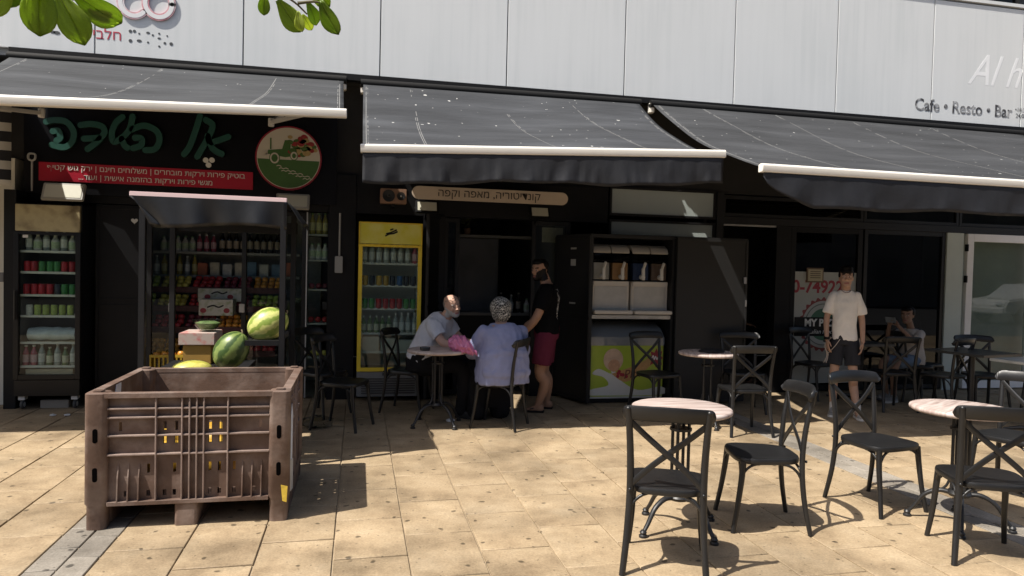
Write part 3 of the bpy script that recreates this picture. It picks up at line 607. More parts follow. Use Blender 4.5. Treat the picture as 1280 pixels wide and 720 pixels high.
m_pink = mat('pink_plastic_bag', (.50, .16, .31), .3, var=.15, vs_=8, bump=.5, bs=18); o = pink_bag().build('plastic_bag', m_pink, smooth=70); o.scale = (.85,)*3; o.location = (.97, 7.00, .772); o.rotation_euler.z = -.1; tag(o, 'crumpled pink plastic bag lying over the edge of round table', 'bag')

# ------------------------------------------------------------------ brown pallet crate
m_crate = mat('brown_crate_plastic', (.118, .074, .055), .62, var=.30, vs_=7, bump=.2, bs=35, col2=(.21, .16, .135), mix=.12, ms=6.5, spec=.35)
m_rib = mat('worn_sunlit_rib_plastic', (.235, .175, .148), .6, var=.3, vs_=12, bump=.15, bs=40, spec=.35)  # paler ribs: wear, plus sun on the rib tops put into the colour
CX0, CX1, CY0, CY1, CT = -1.545, -.405, 4.55, 5.62, .81
CR = thing('pallet_crate', 'large brown plastic pallet crate with ribbed slotted sides', 'crate', ((CX0+CX1)/2, (CY0+CY1)/2, 0))
W, D = (CX1-CX0)/2, (CY1-CY0)/2; PW = .115
def crate_side(L_, fn, name):                 # one ribbed wall, length L_ along a, fn(a, out, z)
    h = L_/2-PW; zb = .15; slots = []
    def sl(a, z, w_=.017, hh=.055): slots.append((a-w_/2, a+w_/2, z-hh/2, z+hh/2))
    k = 1.0/.455*h
    for a in (-.39*k, -.145*k, -.08*k, .11*k, .17*k, .40*k): sl(a, .605)
    for a in (-.145*k, -.08*k, .11*k, .17*k): sl(a, .520, .022, .045)
    for a in (-.235*k, -.09*k, .11*k, .165*k, .25*k): sl(a, .350)
    for a in (-.36*k, -.235*k, -.145*k, -.09*k, .11*k, .165*k, .25*k, .365*k): sl(a, .200, .02, .035)
    xs_ = sorted({-h, h} | {s[0] for s in slots} | {s[1] for s in slots}); zs_ = sorted({zb, CT-.01} | {s[2] for s in slots} | {s[3] for s in slots})
    def hole(i, j):
        cx, cz = (xs_[i]+xs_[i+1])/2, (zs_[j]+zs_[j+1])/2; return any(s[0] < cx < s[1] and s[2] < cz < s[3] for s in slots)
    mb = MB(); th = .014
    for i in range(len(xs_)-1):
        for j in range(len(zs_)-1):
            if hole(i, j):
                a, b_, c, d = xs_[i], xs_[i+1], zs_[j], zs_[j+1]
                for q in (((a, c), (a, d)), ((b_, c), (b_, d)), ((a, c), (b_, c)), ((a, d), (b_, d))):
                    (a0, z0), (a1, z1_) = q; mb.add([fn(a0, -.034, z0), fn(a1, -.034, z1_), fn(a1, -.034-th, z1_), fn(a0, -.034-th, z0)], [(0, 1, 2, 3)])
                continue
            for o_ in (-.034, -.034-th): mb.add([fn(xs_[i], o_, zs_[j]), fn(xs_[i+1], o_, zs_[j]), fn(xs_[i+1], o_, zs_[j+1]), fn(xs_[i], o_, zs_[j+1])], [(0, 1, 2, 3)])
    w_ = mb.build(name, m_crate, CR)
    def rib(nm, a0, a1, z0, z1_, o0, o1):
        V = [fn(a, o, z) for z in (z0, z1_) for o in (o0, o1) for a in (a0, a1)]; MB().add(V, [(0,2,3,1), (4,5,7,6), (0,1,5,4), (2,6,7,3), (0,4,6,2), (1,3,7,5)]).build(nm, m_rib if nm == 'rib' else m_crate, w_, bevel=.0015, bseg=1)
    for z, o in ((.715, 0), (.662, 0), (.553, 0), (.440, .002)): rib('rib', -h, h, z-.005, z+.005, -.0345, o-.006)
    rib('rim', -h-.02, h+.02, CT-.03, CT, -.05, .004); rib('bottom_rib', -h, h, zb-.012, zb+.012, -.05, 0)
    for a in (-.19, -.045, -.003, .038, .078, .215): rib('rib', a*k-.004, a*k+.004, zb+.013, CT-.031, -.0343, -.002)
    for a in (-.40, -.343, -.285, .30, .355, .41):
        V = [fn(a*k+da, o, z) for da in (-.0035, .0035) for o, z in ((-.0342, zb+.013), (.0, zb+.013), (-.010, .30), (-.0342, .385))]
        MB().add(V, [(0,1,2,3), (7,6,5,4), (0,4,5,1), (1,5,6,2), (2,6,7,3), (3,7,4,0)]).build('gusset', m_crate, w_)
crate_side(2*W, lambda a, o, z: Vector((a, -D-o, z)), 'front_wall'); crate_side(2*W, lambda a, o, z: Vector((-a, D+o, z)), 'back_wall')
crate_side(2*D, lambda a, o, z: Vector((W+o, a, z)), 'side_wall'); crate_side(2*D, lambda a, o, z: Vector((-W-o, -a, z)), 'side_wall')
def rrect(cx, cy, hx, hy, r, z, n=4):
    return [Vector((cx+sx*(hx-r)+r*math.cos(a), cy+sy*(hy-r)+r*math.sin(a), z)) for sx, sy, a0 in ((1, 1, 0), (-1, 1, PI/2), (-1, -1, PI), (1, -1, 1.5*PI)) for a in [a0+PI/2*k/n for k in range(n+1)]]
for sx in (-1, 1):
    for sy in (-1, 1):
        cx, cy = sx*(W-.055), sy*(D-.055)
        p = MB().loft([rrect(cx, cy, .054, .054, .03, z) for z in (0.0, .14)]+[rrect(cx, cy, .062, .062, .03, z) for z in (.155, CT-.02, CT-.004)]+[rrect(cx, cy, .055, .055, .028, CT+.002)]).build('corner_post', m_crate, CR, smooth=40)
        mb = MB(); mb.loft([rrect(cx, cy, .028, .028, .012, z) for z in (CT, CT+.012)]); mb.build('stacking_lug', m_crate, p, bevel=.003)
        m_slot_shade = mat('slot_shade_black', (.003, .0025, .0025), .95, spec=.0)  # flat black ovals on the posts; shade inside slot holes painted as colour
        for z in (.33, .56):
            ov = [(cx+.014*math.cos(a), z+(.028 if math.sin(a) > 0 else -.028)+.014*math.sin(a)) for a in [2*PI*k/16 for k in range(16)]]
            MB().prism(ov, lambda a, b, d: Vector((a, cy+sy*(.0605+d), b)), .003).build('slot_shade_patch', m_slot_shade, p)
MB().box(-W+.06, W-.06, -D+.06, D-.06, .14, .165).build('floor_deck', m_crate, CR)
for a in (0,):
    MB().loft([rrect(-.02, 0, .065, D-.01, .02, z) for z in (0, .14)]).build('runner', m_crate, CR, bevel=.003)
    for s in (-1, 1): MB().loft([rrect(s*(W-.055), 0, .05, D-.12, .02, z) for z in (0, .14)]).build('runner', m_crate, CR, bevel=.003)
m_lab = mat('torn_white_label', (.62, .68, .78), .7, var=.2, vs_=15)
MB().add([(W+.0045, -.44, .30), (W+.0045, -.30, .26), (W+.0045, -.28, .62), (W+.0045, -.36, .70), (W+.0045, -.42, .62)], [(0, 1, 2, 3, 4)]).build('torn_label', m_lab, CR).modifiers.new('s', 'SOLIDIFY').thickness = .002
MB().add([(W+.008, -.46, .16), (W+.008, -.26, .12), (W+.008, -.26, .32), (W+.008, -.46, .36)], [(0, 1, 2, 3)]).build('torn_label', mat('grey_paper', (.5, .5, .49), .8, var=.2), CR).modifiers.new('s', 'SOLIDIFY').thickness = .002
MB().add([(-W+.052, -.20, .70), (-W+.052, -.08, .68), (-W+.052, -.06, .80), (-W+.052, -.16, .80)], [(0, 1, 2, 3)]).build('torn_label', m_lab, CR).modifiers.new('s', 'SOLIDIFY').thickness = .002
MB().add([(W-.03, -D-.0085, .13), (W-.005, -D-.0085, .12), (W, -D-.0085, .22), (W-.04, -D-.0085, .23)], [(0, 1, 2, 3)]).build('yellow_sticker', mat('yellow_paper', (.6, .42, .05), .7, var=.3, vs_=30), CR).modifiers.new('s', 'SOLIDIFY').thickness = .0015

# ------------------------------------------------------------------ melons
def melon_mat(name, c1, c2, sc=9):
    m, N, L, b = nodemat(name); b.inputs['Roughness'].default_value = .38; tc = N.new('ShaderNodeTexCoord'); sp = N.new('ShaderNodeSeparateXYZ'); L.new(tc.outputs['Object'], sp.inputs[0])
    at2 = N.new('ShaderNodeMath'); at2.operation = 'ARCTAN2'; L.new(sp.outputs['Y'], at2.inputs[0]); L.new(sp.outputs['Z'], at2.inputs[1])
    nz = N.new('ShaderNodeTexNoise'); nz.inputs['Scale'].default_value = 16; nz.inputs['Detail'].default_value = 6; L.new(tc.outputs['Object'], nz.inputs[0])
    ma = N.new('ShaderNodeMath'); ma.operation = 'MULTIPLY_ADD'; L.new(nz.outputs[0], ma.inputs[0]); ma.inputs[1].default_value = .75; L.new(at2.outputs[0], ma.inputs[2])
    mu = N.new('ShaderNodeMath'); mu.operation = 'MULTIPLY'; mu.inputs[1].default_value = sc; L.new(ma.outputs[0], mu.inputs[0]); sn = N.new('ShaderNodeMath'); sn.operation = 'SINE'; L.new(mu.outputs[0], sn.inputs[0])
    mr = N.new('ShaderNodeMapRange'); mr.inputs[1].default_value = -1; L.new(sn.outputs[0], mr.inputs[0]); r1 = ramp(N, [(.25, c1), (.62, c2)]); L.new(mr.outputs[0], r1.inputs[0])
    n2 = N.new('ShaderNodeTexNoise'); n2.inputs['Scale'].default_value = 40; L.new(tc.outputs['Object'], n2.inputs[0]); hv = N.new('ShaderNodeHueSaturation'); L.new(r1.outputs[0], hv.inputs['Color'])
    m2 = N.new('ShaderNodeMapRange'); m2.inputs[3].default_value = .7; m2.inputs[4].default_value = 1.3; L.new(n2.outputs[0], m2.inputs[0]); L.new(m2.outputs[0], hv.inputs['Value']); L.new(hv.outputs[0], b.inputs['Base Color']); return m
m_m1 = melon_mat('pale_melon_rind', (.22, .30, .05), (.52, .54, .17), 8); m_m2 = melon_mat('dark_melon_rind', (.045, .085, .02), (.17, .23, .06), 7); m_m3 = melon_mat('yellow_melon_rind', (.42, .40, .07), (.55, .50, .13), 7)
m_m4 = melon_mat('orange_melon_rind', (.40, .22, .02), (.50, .30, .04), 7)
def melon(name, loc, r, rot, m, label, cat, group=None):
    mb = MB(); mb.ell((0, 0, 0), r, 28, 18); mb.v = [tuple(Vector(p)*(1+.025*noise.noise(Vector(p)*6))) for p in mb.v]
    o = mb.build(name, m, smooth=80); st = MB().tube([(r[0]*.97, 0, 0), (r[0]*1.06, .005, .01), (r[0]*1.10, .015, .025)], .006, 6).build('stalk', mat('dry_stalk', (.16, .12, .06), .8), o, smooth=50)
    o.location = loc; o.rotation_euler = rot; return tag(o, label, cat, group)
# ------------------------------------------------------------------ market stand with its little canopy
m_sp = mat('black_steel_tube', (.010, .010, .011), .5, var=.2, spec=.3)
ST = thing('market_stand', 'small black market stand with cloth canopy behind the crate', 'stand')
sx0, sx1, sy0, sy1 = -1.60, -.54, 5.74, 6.62
for x in (sx0+.03, sx1-.03):
    for y in (sy0, sy1): boxo('post', m_sp, ST, x-.022, x+.022, y-.022, y+.022, 0, 1.98 if y == sy0 else 2.02, .003)
for z in (.62, .98): 
    mb = MB(); mb.box(sx1-.30, sx1-.052, sy0-.02, sy0+.02, z-.02, z+.02); mb.box(sx1-.30, sx1-.052, sy1-.02, sy1+.02, z-.02, z+.02); mb.box(sx1-.30, sx1-.26, sy0+.02, sy1-.02, z-.02, z+.02); mb.build('shelf_frame', m_sp, ST)
boxo('shelf_board', mat('dark_board', (.05, .045, .04), .6), ST, sx1-.32, sx1-.055, sy0+.021, sy1-.021, .96, .995)
boxo('shelf_leg', m_sp, ST, sx1-.30, sx1-.262, sy0-.019, sy0+.019, 0, .599); boxo('counter', m_sp, ST, sx0+.06, sx1-.33, sy0+.1, sy1-.05, .70, .74)
cz0, cz1 = 2.085, 2.082
MB().bar((-1.655, 5.72, cz0), (-.545, 5.72, cz1), .035, .03).build('front_rail', mat('pink_white_rail', (.75, .58, .58), .4), ST, bevel=.004)
mb = MB(); n, k = 40, 14; V = []
for j in range(k+1):
    for i in range(n+1):
        u = i/n; v = j/k
        if v < .5: q = v/.5; x = -1.655+1.11*u; y = 5.74+.92*(1-q)-.0; z = (cz0+(cz1-cz0)*u)-.0-.02*math.sin(PI*q)-.0
        else:
            q = (v-.5)/.5; x = -1.655+1.11*u+(.10*q if u < .02 else 0)+.085*q*(1-u)**2*1.5; y = 5.703+.02*q*math.sin(u*13+1)+.012*math.sin(u*29)*q; z = cz0+(cz1-cz0)*u-.015-(.20+.025*math.sin(u*5+1)+.02*u)*q
        V.append((x, y, z))
mb.add(V, [(j*(n+1)+i, j*(n+1)+i+1, (j+1)*(n+1)+i+1, (j+1)*(n+1)+i) for j in range(k) for i in range(n)])
m_can = mat('stand_canopy_cloth', (.010, .0105, .012), .42, var=.2, vs_=5, bump=.25, bs=9)
o = mb.build('canopy', m_can, ST, smooth=50); o.modifiers.new('s', 'SOLIDIFY').thickness = .004
mb = MB(); V = []
for j in range(7):
    for i in range(15): u = i/14; q = j/6; V.append((-.54+.11*q+.01*math.sin(u*12)*q, 5.71+.94*u, cz1-.01-.17*q*(1+.12*math.sin(u*8))))
mb.add(V, [(j*15+i, j*15+i+1, (j+1)*15+i+1, (j+1)*15+i) for j in range(6) for i in range(14)]); mb.build('side_flap', m_can, ST, smooth=50).modifiers.new('s', 'SOLIDIFY').thickness = .004
boxo('back_rail', m_sp, ST, sx0, sx1, sy1+.024, sy1+.06, 1.86, 1.96)
p = at(335, 405, 5.89); melon('watermelon', (p.x, 5.89, p.z), (.162, .128, .130), (0, -.5, .15), m_m1, 'pale striped watermelon on the stand shelf behind a post', 'watermelon', 'watermelons')
p = at(289, 438, 5.80); melon('watermelon', (p.x, 5.80, p.z), (.158, .125, .125), (0, -1.0, -.2), m_m2, 'dark green striped watermelon leaning against the stand shelf', 'watermelon', 'watermelons')
p = at(240, 462, 5.86); melon('watermelon', (p.x, 5.86, p.z), (.15, .13, .075), (0, 0, .3), m_m3, 'yellow-green melon whose top just shows above the crate rim', 'melon')
for k, (x, y) in enumerate(((-1.15, 4.86), (-.86, 4.92), (-.62, 5.15), (-1.30, 5.2))): melon('yellow_melon', (x, y, .31), (.165, .145, .14), (0, .1, k*.9), m_m4, 'yellow melon inside the brown crate, glimpsed through its slots', 'melon', 'melons lying low inside the brown crate')
melon('yellow_melon', (-.97, 5.30, .33), (.165, .145, .14), (0, .1, 2), m_m4, 'yellow melon inside the brown crate, glimpsed through its slots', 'melon', 'melons lying low inside the brown crate')
# ------------------------------------------------------------------ drinks
def canmesh(name, mats):   # body colour, metal ends
    mb = MB(); mb.cur = 0; n = 12; pr = [(.026, .0), (.033, .008), (.033, .105), (.027, .118)]
    rings = [[Vector((r*math.cos(2*PI*j/n), r*math.sin(2*PI*j/n), z)) for j in range(n)] for r, z in pr]; mb.loft(rings, False); mb.cur = 1
    mb.add(rings[-1], [tuple(range(n))]); return mb.mesh(name, mats, smooth=40)
m_alu = mat('can_aluminium', (.6, .6, .6), .3, metal=1)
def cm(nm, c): return canmesh('drink_can', [mat('can_'+nm, c, .35, var=.35, vs_=60, rnd=.12), m_alu])
CANS = dict(red=cm('red', (.42, .02, .03)), green=cm('green', (.06, .24, .07)), gold=cm('gold', (.45, .28, .06)), black=cm('black', (.03, .03, .045)), blue=cm('blue', (.05, .12, .3)), white=cm('white', (.6, .6, .58)), lime=cm('lime', (.34, .42, .10)))
def bottlemesh(nm, c, cap, lab, h=.24, r=.033):
    mb = MB(); n = 12; pr = [(r*.9, 0), (r, .01), (r, h*.18), (r, h*.55), (r*.95, h*.62), (r*.42, h*.82), (r*.42, h*.93)]
    rings = [[Vector((q*math.cos(2*PI*j/n), q*math.sin(2*PI*j/n), z)) for j in range(n)] for q, z in pr]
    for i in range(len(rings)-1): mb.cur = 1 if i == 2 else 0; mb.loft(rings[i:i+2], False)
    mb.cur = 2; mb.loft([[Vector((r*.46*math.cos(2*PI*j/n), r*.46*math.sin(2*PI*j/n), z)) for j in range(n)] for z in (h*.92, h)])
    return mb.mesh('drink_bottle', [mat('bottle_'+nm, c, .15, spec=.7), mat('label_'+nm, lab, .5, var=.3, vs_=50), mat('cap_'+nm, cap, .4)], smooth=40)
BOT = dict(clear=bottlemesh('clear', (.28, .31, .31), (.5, .5, .5), (.55, .57, .58)), green=bottlemesh('green', (.10, .17, .08), (.5, .5, .45), (.5, .5, .4), .2), dark=bottlemesh('dark', (.012, .010, .010), (.30, .28, .25), (.34, .29, .24), .27, .036),
           pink=bottlemesh('pink', (.40, .09, .14), (.6, .6, .6), (.55, .35, .40), .22), white=bottlemesh('white', (.55, .55, .53), (.2, .35, .2), (.4, .5, .35), .19, .04), oil=bottlemesh('oil', (.32, .26, .06), (.1, .2, .05), (.45, .42, .2), .25, .035))
def put(name, me, x, y, z, label, cat, group):
    o = link(name, me); o.location = (x, y, z); o.rotation_euler.z = random.uniform(0, 6); return tag(o, label, cat, group)
# ------------------------------------------------------------------ glass-door fridges
m_shelf = mat('white_wire_shelf', (.6, .6, .6), .4); m_inner = mat('fridge_lining', (.86, .87, .86), .5, var=.06)
def fridge(label, x0, x1, yf, dep, z0, z1, body, frame, headm, inner, head_h, base_h, shelves, ft=.05):
    f = thing('display_fridge', label, 'fridge', ((x0+x1)/2, yf, 0)); hw = (x1-x0)/2
    mb = MB(); mb.box(-hw, -hw+.035, .05, dep, z0+.04, z1); mb.box(hw-.035, hw, .05, dep, z0+.04, z1); mb.box(-hw+.035, hw-.035, dep-.03, dep, z0+.04, z1); mb.box(-hw+.035, hw-.035, .05, dep-.03, z1-.04, z1); mb.box(-hw+.035, hw-.035, .05, dep-.03, z0+.04, z0+base_h)
    mb.build('cabinet', body, f, bevel=.004)
    mb = MB(); mb.box(-hw+.036, -hw+.04, .06, dep-.032, z0+base_h, z1-head_h); mb.box(hw-.04, hw-.036, .06, dep-.032, z0+base_h, z1-head_h); mb.box(-hw+.036, hw-.036, dep-.036, dep-.032, z0+base_h, z1-head_h); mb.build('lining', inner, f)
    hd = boxo('header_panel', headm, f, -hw+.012, hw-.012, .012, .0495, z1-head_h+.01, z1-.012, .004)
    b_ = boxo('base_panel', body, f, -hw+.005, hw-.005, .012, .0495, z0+.045, z0+base_h-.008, .004)
    d = boxo('door_glass', m_glass, f, -hw+ft, hw-ft, .022, .028, z0+base_h+ft, z1-head_h-.02)
    mb = MB(); za, zb = z0+base_h, z1-head_h+.004; mb.box(-hw, -hw+ft, 0, .048, za, zb); mb.box(hw-ft, hw, 0, .048, za, zb); mb.box(-hw+ft, hw-ft, .001, .047, za, za+ft); mb.box(-hw+ft, hw-ft, .001, .047, zb-.03, zb); mb.build('door_frame', frame, d, bevel=.004)
    for s in shelves: 
        mb = MB()
        for k in range(9): yy = .07+k*(dep-.13)/8; mb.box(-hw+.041, hw-.041, yy-.003, yy+.003, s-.006, s)
        mb.box(-hw+.041, hw-.041, .06, .066, s-.0125, s+.012); mb.build('shelf', m_shelf, f)
    return f
m_blk = mat('black_fridge_enamel', (.006, .006, .007), .35, var=.2, spec=.35)
m_oldhd = mat('stained_cream_header', (.42, .36, .20), .5, var=.2, col2=(.10, .07, .03), mix=.05, ms=6)
F1 = fridge('black glass-door fridge with cream header at the left edge', -3.49, -2.86, 8.26, .55, .10, 2.16, m_blk, m_blk, m_oldhd, mat('dark_lining', (.09, .09, .09), .6), .30, .22, (1.66, 1.44, 1.20, .98, .70, .45))
for sx in (-.25, .25):
    c = MB(); M = Matrix.Rotation(PI/2, 3, 'Y'); c.lathe([(0, -.014), (.042, -.014), (.048, -.006), (.048, .006), (.042, .014), (0, .014)], 16, (sx, .08, .048), M); w_ = c.build('castor', mat('castor_rubber', (.05, .05, .05), .7), F1, smooth=40)
    mb = MB(); mb.lathe([(0, -.016), (.026, -.016), (.026, .016), (0, .016)], 14, (sx, .08, .048), M); mb.box(sx-.03, sx+.03, .04, .12, .10, .139); mb.build('castor_hub', mat('castor_white', (.5, .5, .48), .5), w_)
MB().tube([(-.285, -.03, .95), (-.285, -.03, 1.25)], .012, 8).build('door_handle', m_blk, F1, smooth=40)
boxo('sticker', mat('paper_white', (.6, .6, .58), .7), F1, -.235, -.185, .018, .0215, 1.80, 1.83)
G = 'drinks in the black fridge'
for z, row, nm in ((1.44, 'rrgggrr', 'third'), (1.20, 'rrrrlgg', 'fourth')):
    for k, c in enumerate(row):
        cc = {'r': 'red', 'g': 'green', 'l': 'black'}[c]
        for q in (0, 1): put('drink_can', CANS[cc], -3.40+k*.072+random.uniform(-.004, .004), 8.36+q*.075, z+.002, '%s drink can on the %s shelf of the black fridge' % (cc, 'upper' if z > 1.3 else 'middle'), 'can', G)
for k in range(6): put('drink_can', CANS['lime' if k else 'white'], -3.38+k*.078, 8.37, .982, ('pale green drink can below the red rows in the black fridge' if k else 'white drink can at the left below the red rows in the black fridge'), 'can', G)
for k in range(6): put('drink_bottle', BOT['white' if k % 2 else 'clear'], -3.39+k*.083, 8.38, 1.662, '%s bottle on the top shelf of the black fridge' % ('white-labelled' if k % 2 else 'clear'), 'bottle', G)
for k in range(7): put('drink_bottle', BOT['pink' if k < 2 else ('green' if k % 2 else 'clear')], -3.41+k*.075, 8.37, .452, '%s bottle on the bottom shelf of the black fridge' % ('pink' if k < 2 else 'green' if k % 2 else 'clear'), 'bottle', G)
mb = MB(); rings = []
for i in range(13):
    u = i/12; rings.append([Vector((-.22+.45*u, .06+.10*math.cos(a)*.9, .085+.07*math.sin(a)*(1+.25*noise.noise(Vector((u*6, a, 1)))))) for a in [2*PI*j/14 for j in range(14)]])
mb.loft(rings); o = mb.build('shrink_wrapped_pack', mat('shrink_wrap', (.62, .66, .70), .25, var=.2, vs_=14, bump=.6, bs=25), smooth=60); o.location = (-3.17, 8.36, .70); tag(o, 'white shrink-wrapped pack of bottles inside the black fridge', 'pack')
o = boxo('carton', mat('beige_card', (.42, .36, .28), .85, var=.1), None, -3.40, -2.95, 8.33, 8.6, .323, .42, .003); tag(o, 'low beige carton at the bottom of the black fridge', 'carton')
o = boxo('wooden_wedge', mat('grey_board', (.22, .2, .17), .8), None, -3.27, -3.0, 8.36, 8.44, 0, .085, .003); tag(o, 'grey block under the black fridge', 'block')

m_yel = mat('yellow_fridge_frame', (.85, .62, .04), .35, var=.08); m_yhd = mat('lemon_header_print', (.70, .64, .06), .35, col2=(.80, .78, .30), mix=.2, ms=5); m_gry = mat('grey_base', (.20, .20, .20), .5, var=.1)
F2 = fridge('yellow-framed glass-door drinks fridge beside the cafe entrance', 0.0, .73, 8.38, .6, .02, 2.10, m_gry, m_yel, m_yhd, m_inner, .26, .34, (1.62, 1.36, 1.09, .80, .58), .045)
for z in [.10+.028*k for k in range(7)]: boxo('vent_slat', mat('vent_dark', (.05, .05, .05), .5), F2, -.31, .31, .000, .0115, z, z+.012)
boxo('thermostat', MATS['vent_dark'], F2, -.07, .09, .002, .0115, .31, .345, .002)
mb = MB(); mb.box(-.365, -.354, -.001, .0485, 1.845, 2.10); mb.box(.354, .365, -.001, .0485, 1.845, 2.10); mb.box(-.354, .354, -.001, .0485, 2.089, 2.10); mb.build('header_frame', m_yel, F2, bevel=.002)
hdp = at(490, 291, 8.38)
strokes(MB(), [[(-.06, -.02), (-.02, -.0), (.03, .01), (.07, .03)], [(-.05, .005), (.0, .02), (.06, .05)], [(-.005, .05), (.02, .06)]], lambda a, b, d: Vector((a, .008-d, 1.965+b)), .016, .004).build('emblem', m_blk, F2)
for sx in (-1, 1):
    for k in range(30): MB().box(sx*.318-.006, sx*.318+.006, .034, .046, .45+k*.045, .468+k*.045).build('shelf_clip', m_shelf, F2) if k % 1 == 0 else None
G = 'drinks in the yellow fridge'
for q in (0, 1):
    for k in range(8): put('drink_bottle', BOT['pink' if k == 7 else 'clear'], .07+k*.083, 8.47+q*.09, 1.622, ('pink bottle at the right end of the top shelf in the yellow fridge' if k == 7 else 'clear bottle on the top shelf of the yellow fridge'), 'bottle', G)
    for k, c in enumerate(('gold', 'black', 'gold', 'gold', 'black', 'blue', 'black', 'black')): put('drink_can', CANS[c], .08+k*.08, 8.46+q*.08, 1.362, '%s drink can on the second shelf of the yellow fridge' % c, 'can', G)
    for k, c in enumerate(('green', 'green', 'red', 'red', 'red', 'red', 'green', 'green')): put('drink_can', CANS[c], .08+k*.08, 8.46+q*.08, 1.092, '%s drink can on the third shelf of the yellow fridge' % c, 'can', G)
    for k in range(9): put('drink_bottle', BOT['green' if k < 5 else 'clear'], .07+k*.074, 8.47+q*.08, .802, '%s small bottle on the fourth shelf of the yellow fridge' % ('green' if k < 5 else 'clear'), 'bottle', G)
for k in range(3):
    o = boxo('drinks_tray', mat('pale_tray_wrap', (.50, .50, .46), .5, var=.15), None, .06+k*.21, .255+k*.21, 8.46, 8.75, .582, .76-.02*k, .01); tag(o, ('left', 'middle', 'right')[k]+' pale wrapped tray on the bottom shelf of yellow fridge', 'tray')

# ------------------------------------------------------------------ shutters, cabinet with slush machines, freezer
def leaf(name, label, x0, x1, y0, y1, z1, panels=2, m_=None):
    o = thing(name, label, 'door'); d = Vector((x1-x0, y1-y0, 0)); L_ = d.length; d.normalize(); nn = Vector((d.y, -d.x, 0)); M = Matrix((( d.x, -nn.x, 0, x0), (d.y, -nn.y, 0, y0), (0, 0, 1, 0), (0, 0, 0, 1)))
    MB().box(0, L_, 0, .035, .03, z1, M).build('leaf', m_ or m_black, o, bevel=.003); h = (z1-.03)/panels
    for k in range(panels):
        a, b = .03+k*h+.02, .03+(k+1)*h-.02; mb = MB()
        for q in ((.0, .03, a, b), (L_-.03, L_, a, b), (.03, L_-.03, a, a+.03), (.03, L_-.03, b-.03, b)): mb.box(q[0], q[1], -.012, -.0005, q[2], q[3], M)
        mb.build('edge_frame', m_ or m_black, o, bevel=.002)
    return o, M, L_
s1, M1, L1 = leaf('shutter_door', 'black folded shutter door with a heart sticker beside the fridge', -2.83, -2.36, 8.62, 8.66, 2.20)
ht = [(.035*1.0*(16*math.sin(t)**3)/16, .035*(13*math.cos(t)-5*math.cos(2*t)-2*math.cos(3*t)-math.cos(4*t))/16) for t in [2*PI*k/24 for k in range(24)]]
MB().prism(ht, lambda a, b, d: M1 @ Vector((L1-.09+a, -.014-d, 2.03+b)), .003).build('heart_sticker', mat('paper_white', (.6, .6, .58), .7), s1)
leaf('folding_shutter', 'black folding shutter panel right of the yellow fridge', .80, 1.0, 8.35, 8.60, 2.22, 2)
KB = thing('kiosk_cabinet', 'black open kiosk cabinet holding the drink dispensers', 'cabinet')
kx0, kx1, ky0, ky1, kz = 2.70, 3.70, 7.95, 8.63, 2.03
m_kb = mat('black_cabinet_board', (.006, .006, .007), .55, var=.4, vs_=4, bump=.06)
boxo('side_panel', m_kb, KB, kx0-.03, kx0, ky0, ky1, .03, kz, .003); boxo('side_panel', m_kb, KB, kx1, kx1+.025, ky0, ky1, .03, kz, .003)
boxo('top_panel', m_kb, KB, kx0, kx1, ky0, ky1, kz-.04, kz-.001); boxo('back_panel', m_kb, KB, kx0, kx1, ky1-.03, ky1-.002, .03, kz-.041)
boxo('shelf', mat('worn_steel', (.42, .41, .39), .4, metal=.6, var=.3), KB, kx0, kx1, ky0+.01, ky1-.031, 1.03, 1.075, .003)
leaf('cabinet_side_door', 'black door swung open on the left of the kiosk cabinet', 2.42, 2.655, 8.60, 7.93, 2.03, 2, m_kb)
kd, KM, KL = leaf('cabinet_front_door', 'wide matt black door panel right of the kiosk cabinet', 3.735, 4.66, 7.90, 7.88, 2.03, 1, mat('matt_charcoal_board', (.013, .013, .0135), .6, var=.15, vs_=3))
boxo('latch', mat('steel', (.45, .45, .45), .35, metal=1), kd, 4.60, 4.635, 7.85, 7.865, 1.48, 1.56, .002)
boxo('hinge', MATS['steel'], kd, 4.63, 4.65, 7.855, 7.867, 1.2, 1.28, .002)
for z, w_, h_ in ((1.86, .11, .022), (1.69, .10, .08), (1.20, .12, .02)):
    MB().add([(2.54-.10*w_/.1*.35+i_*0, 8.20, 0) for i_ in range(0)], []) if False else None
    a = Vector((2.515, 8.2585, z)); d = Vector((.235, -.67, 0)).normalized(); nn = Vector((-.67, -.235, 0)).normalized(); p0 = Vector((2.42, 8.60, z))+d*.40+nn*.016
    MB().loft([[p0-d*w_/2+Vector((0, 0, -h_/2))+nn*q, p0+d*w_/2+Vector((0, 0, -h_/2))+nn*q, p0+d*w_/2+Vector((0, 0, h_/2))+nn*q, p0-d*w_/2+Vector((0, 0, h_/2))+nn*q] for q in (0, .003)]).build('door_label', mat('paper_grey', (.30, .30, .29), .7), [o for o in COL.objects if o.name.startswith('cabinet_side_door')][0])
m_ivory = mat('ivory_plastic', (.52, .48, .42), .4, var=.05); m_stl = mat('brushed_steel', (.42, .41, .39), .4, metal=.5, var=.15); m_tank = glass('tank_plastic', (.72, .74, .78))
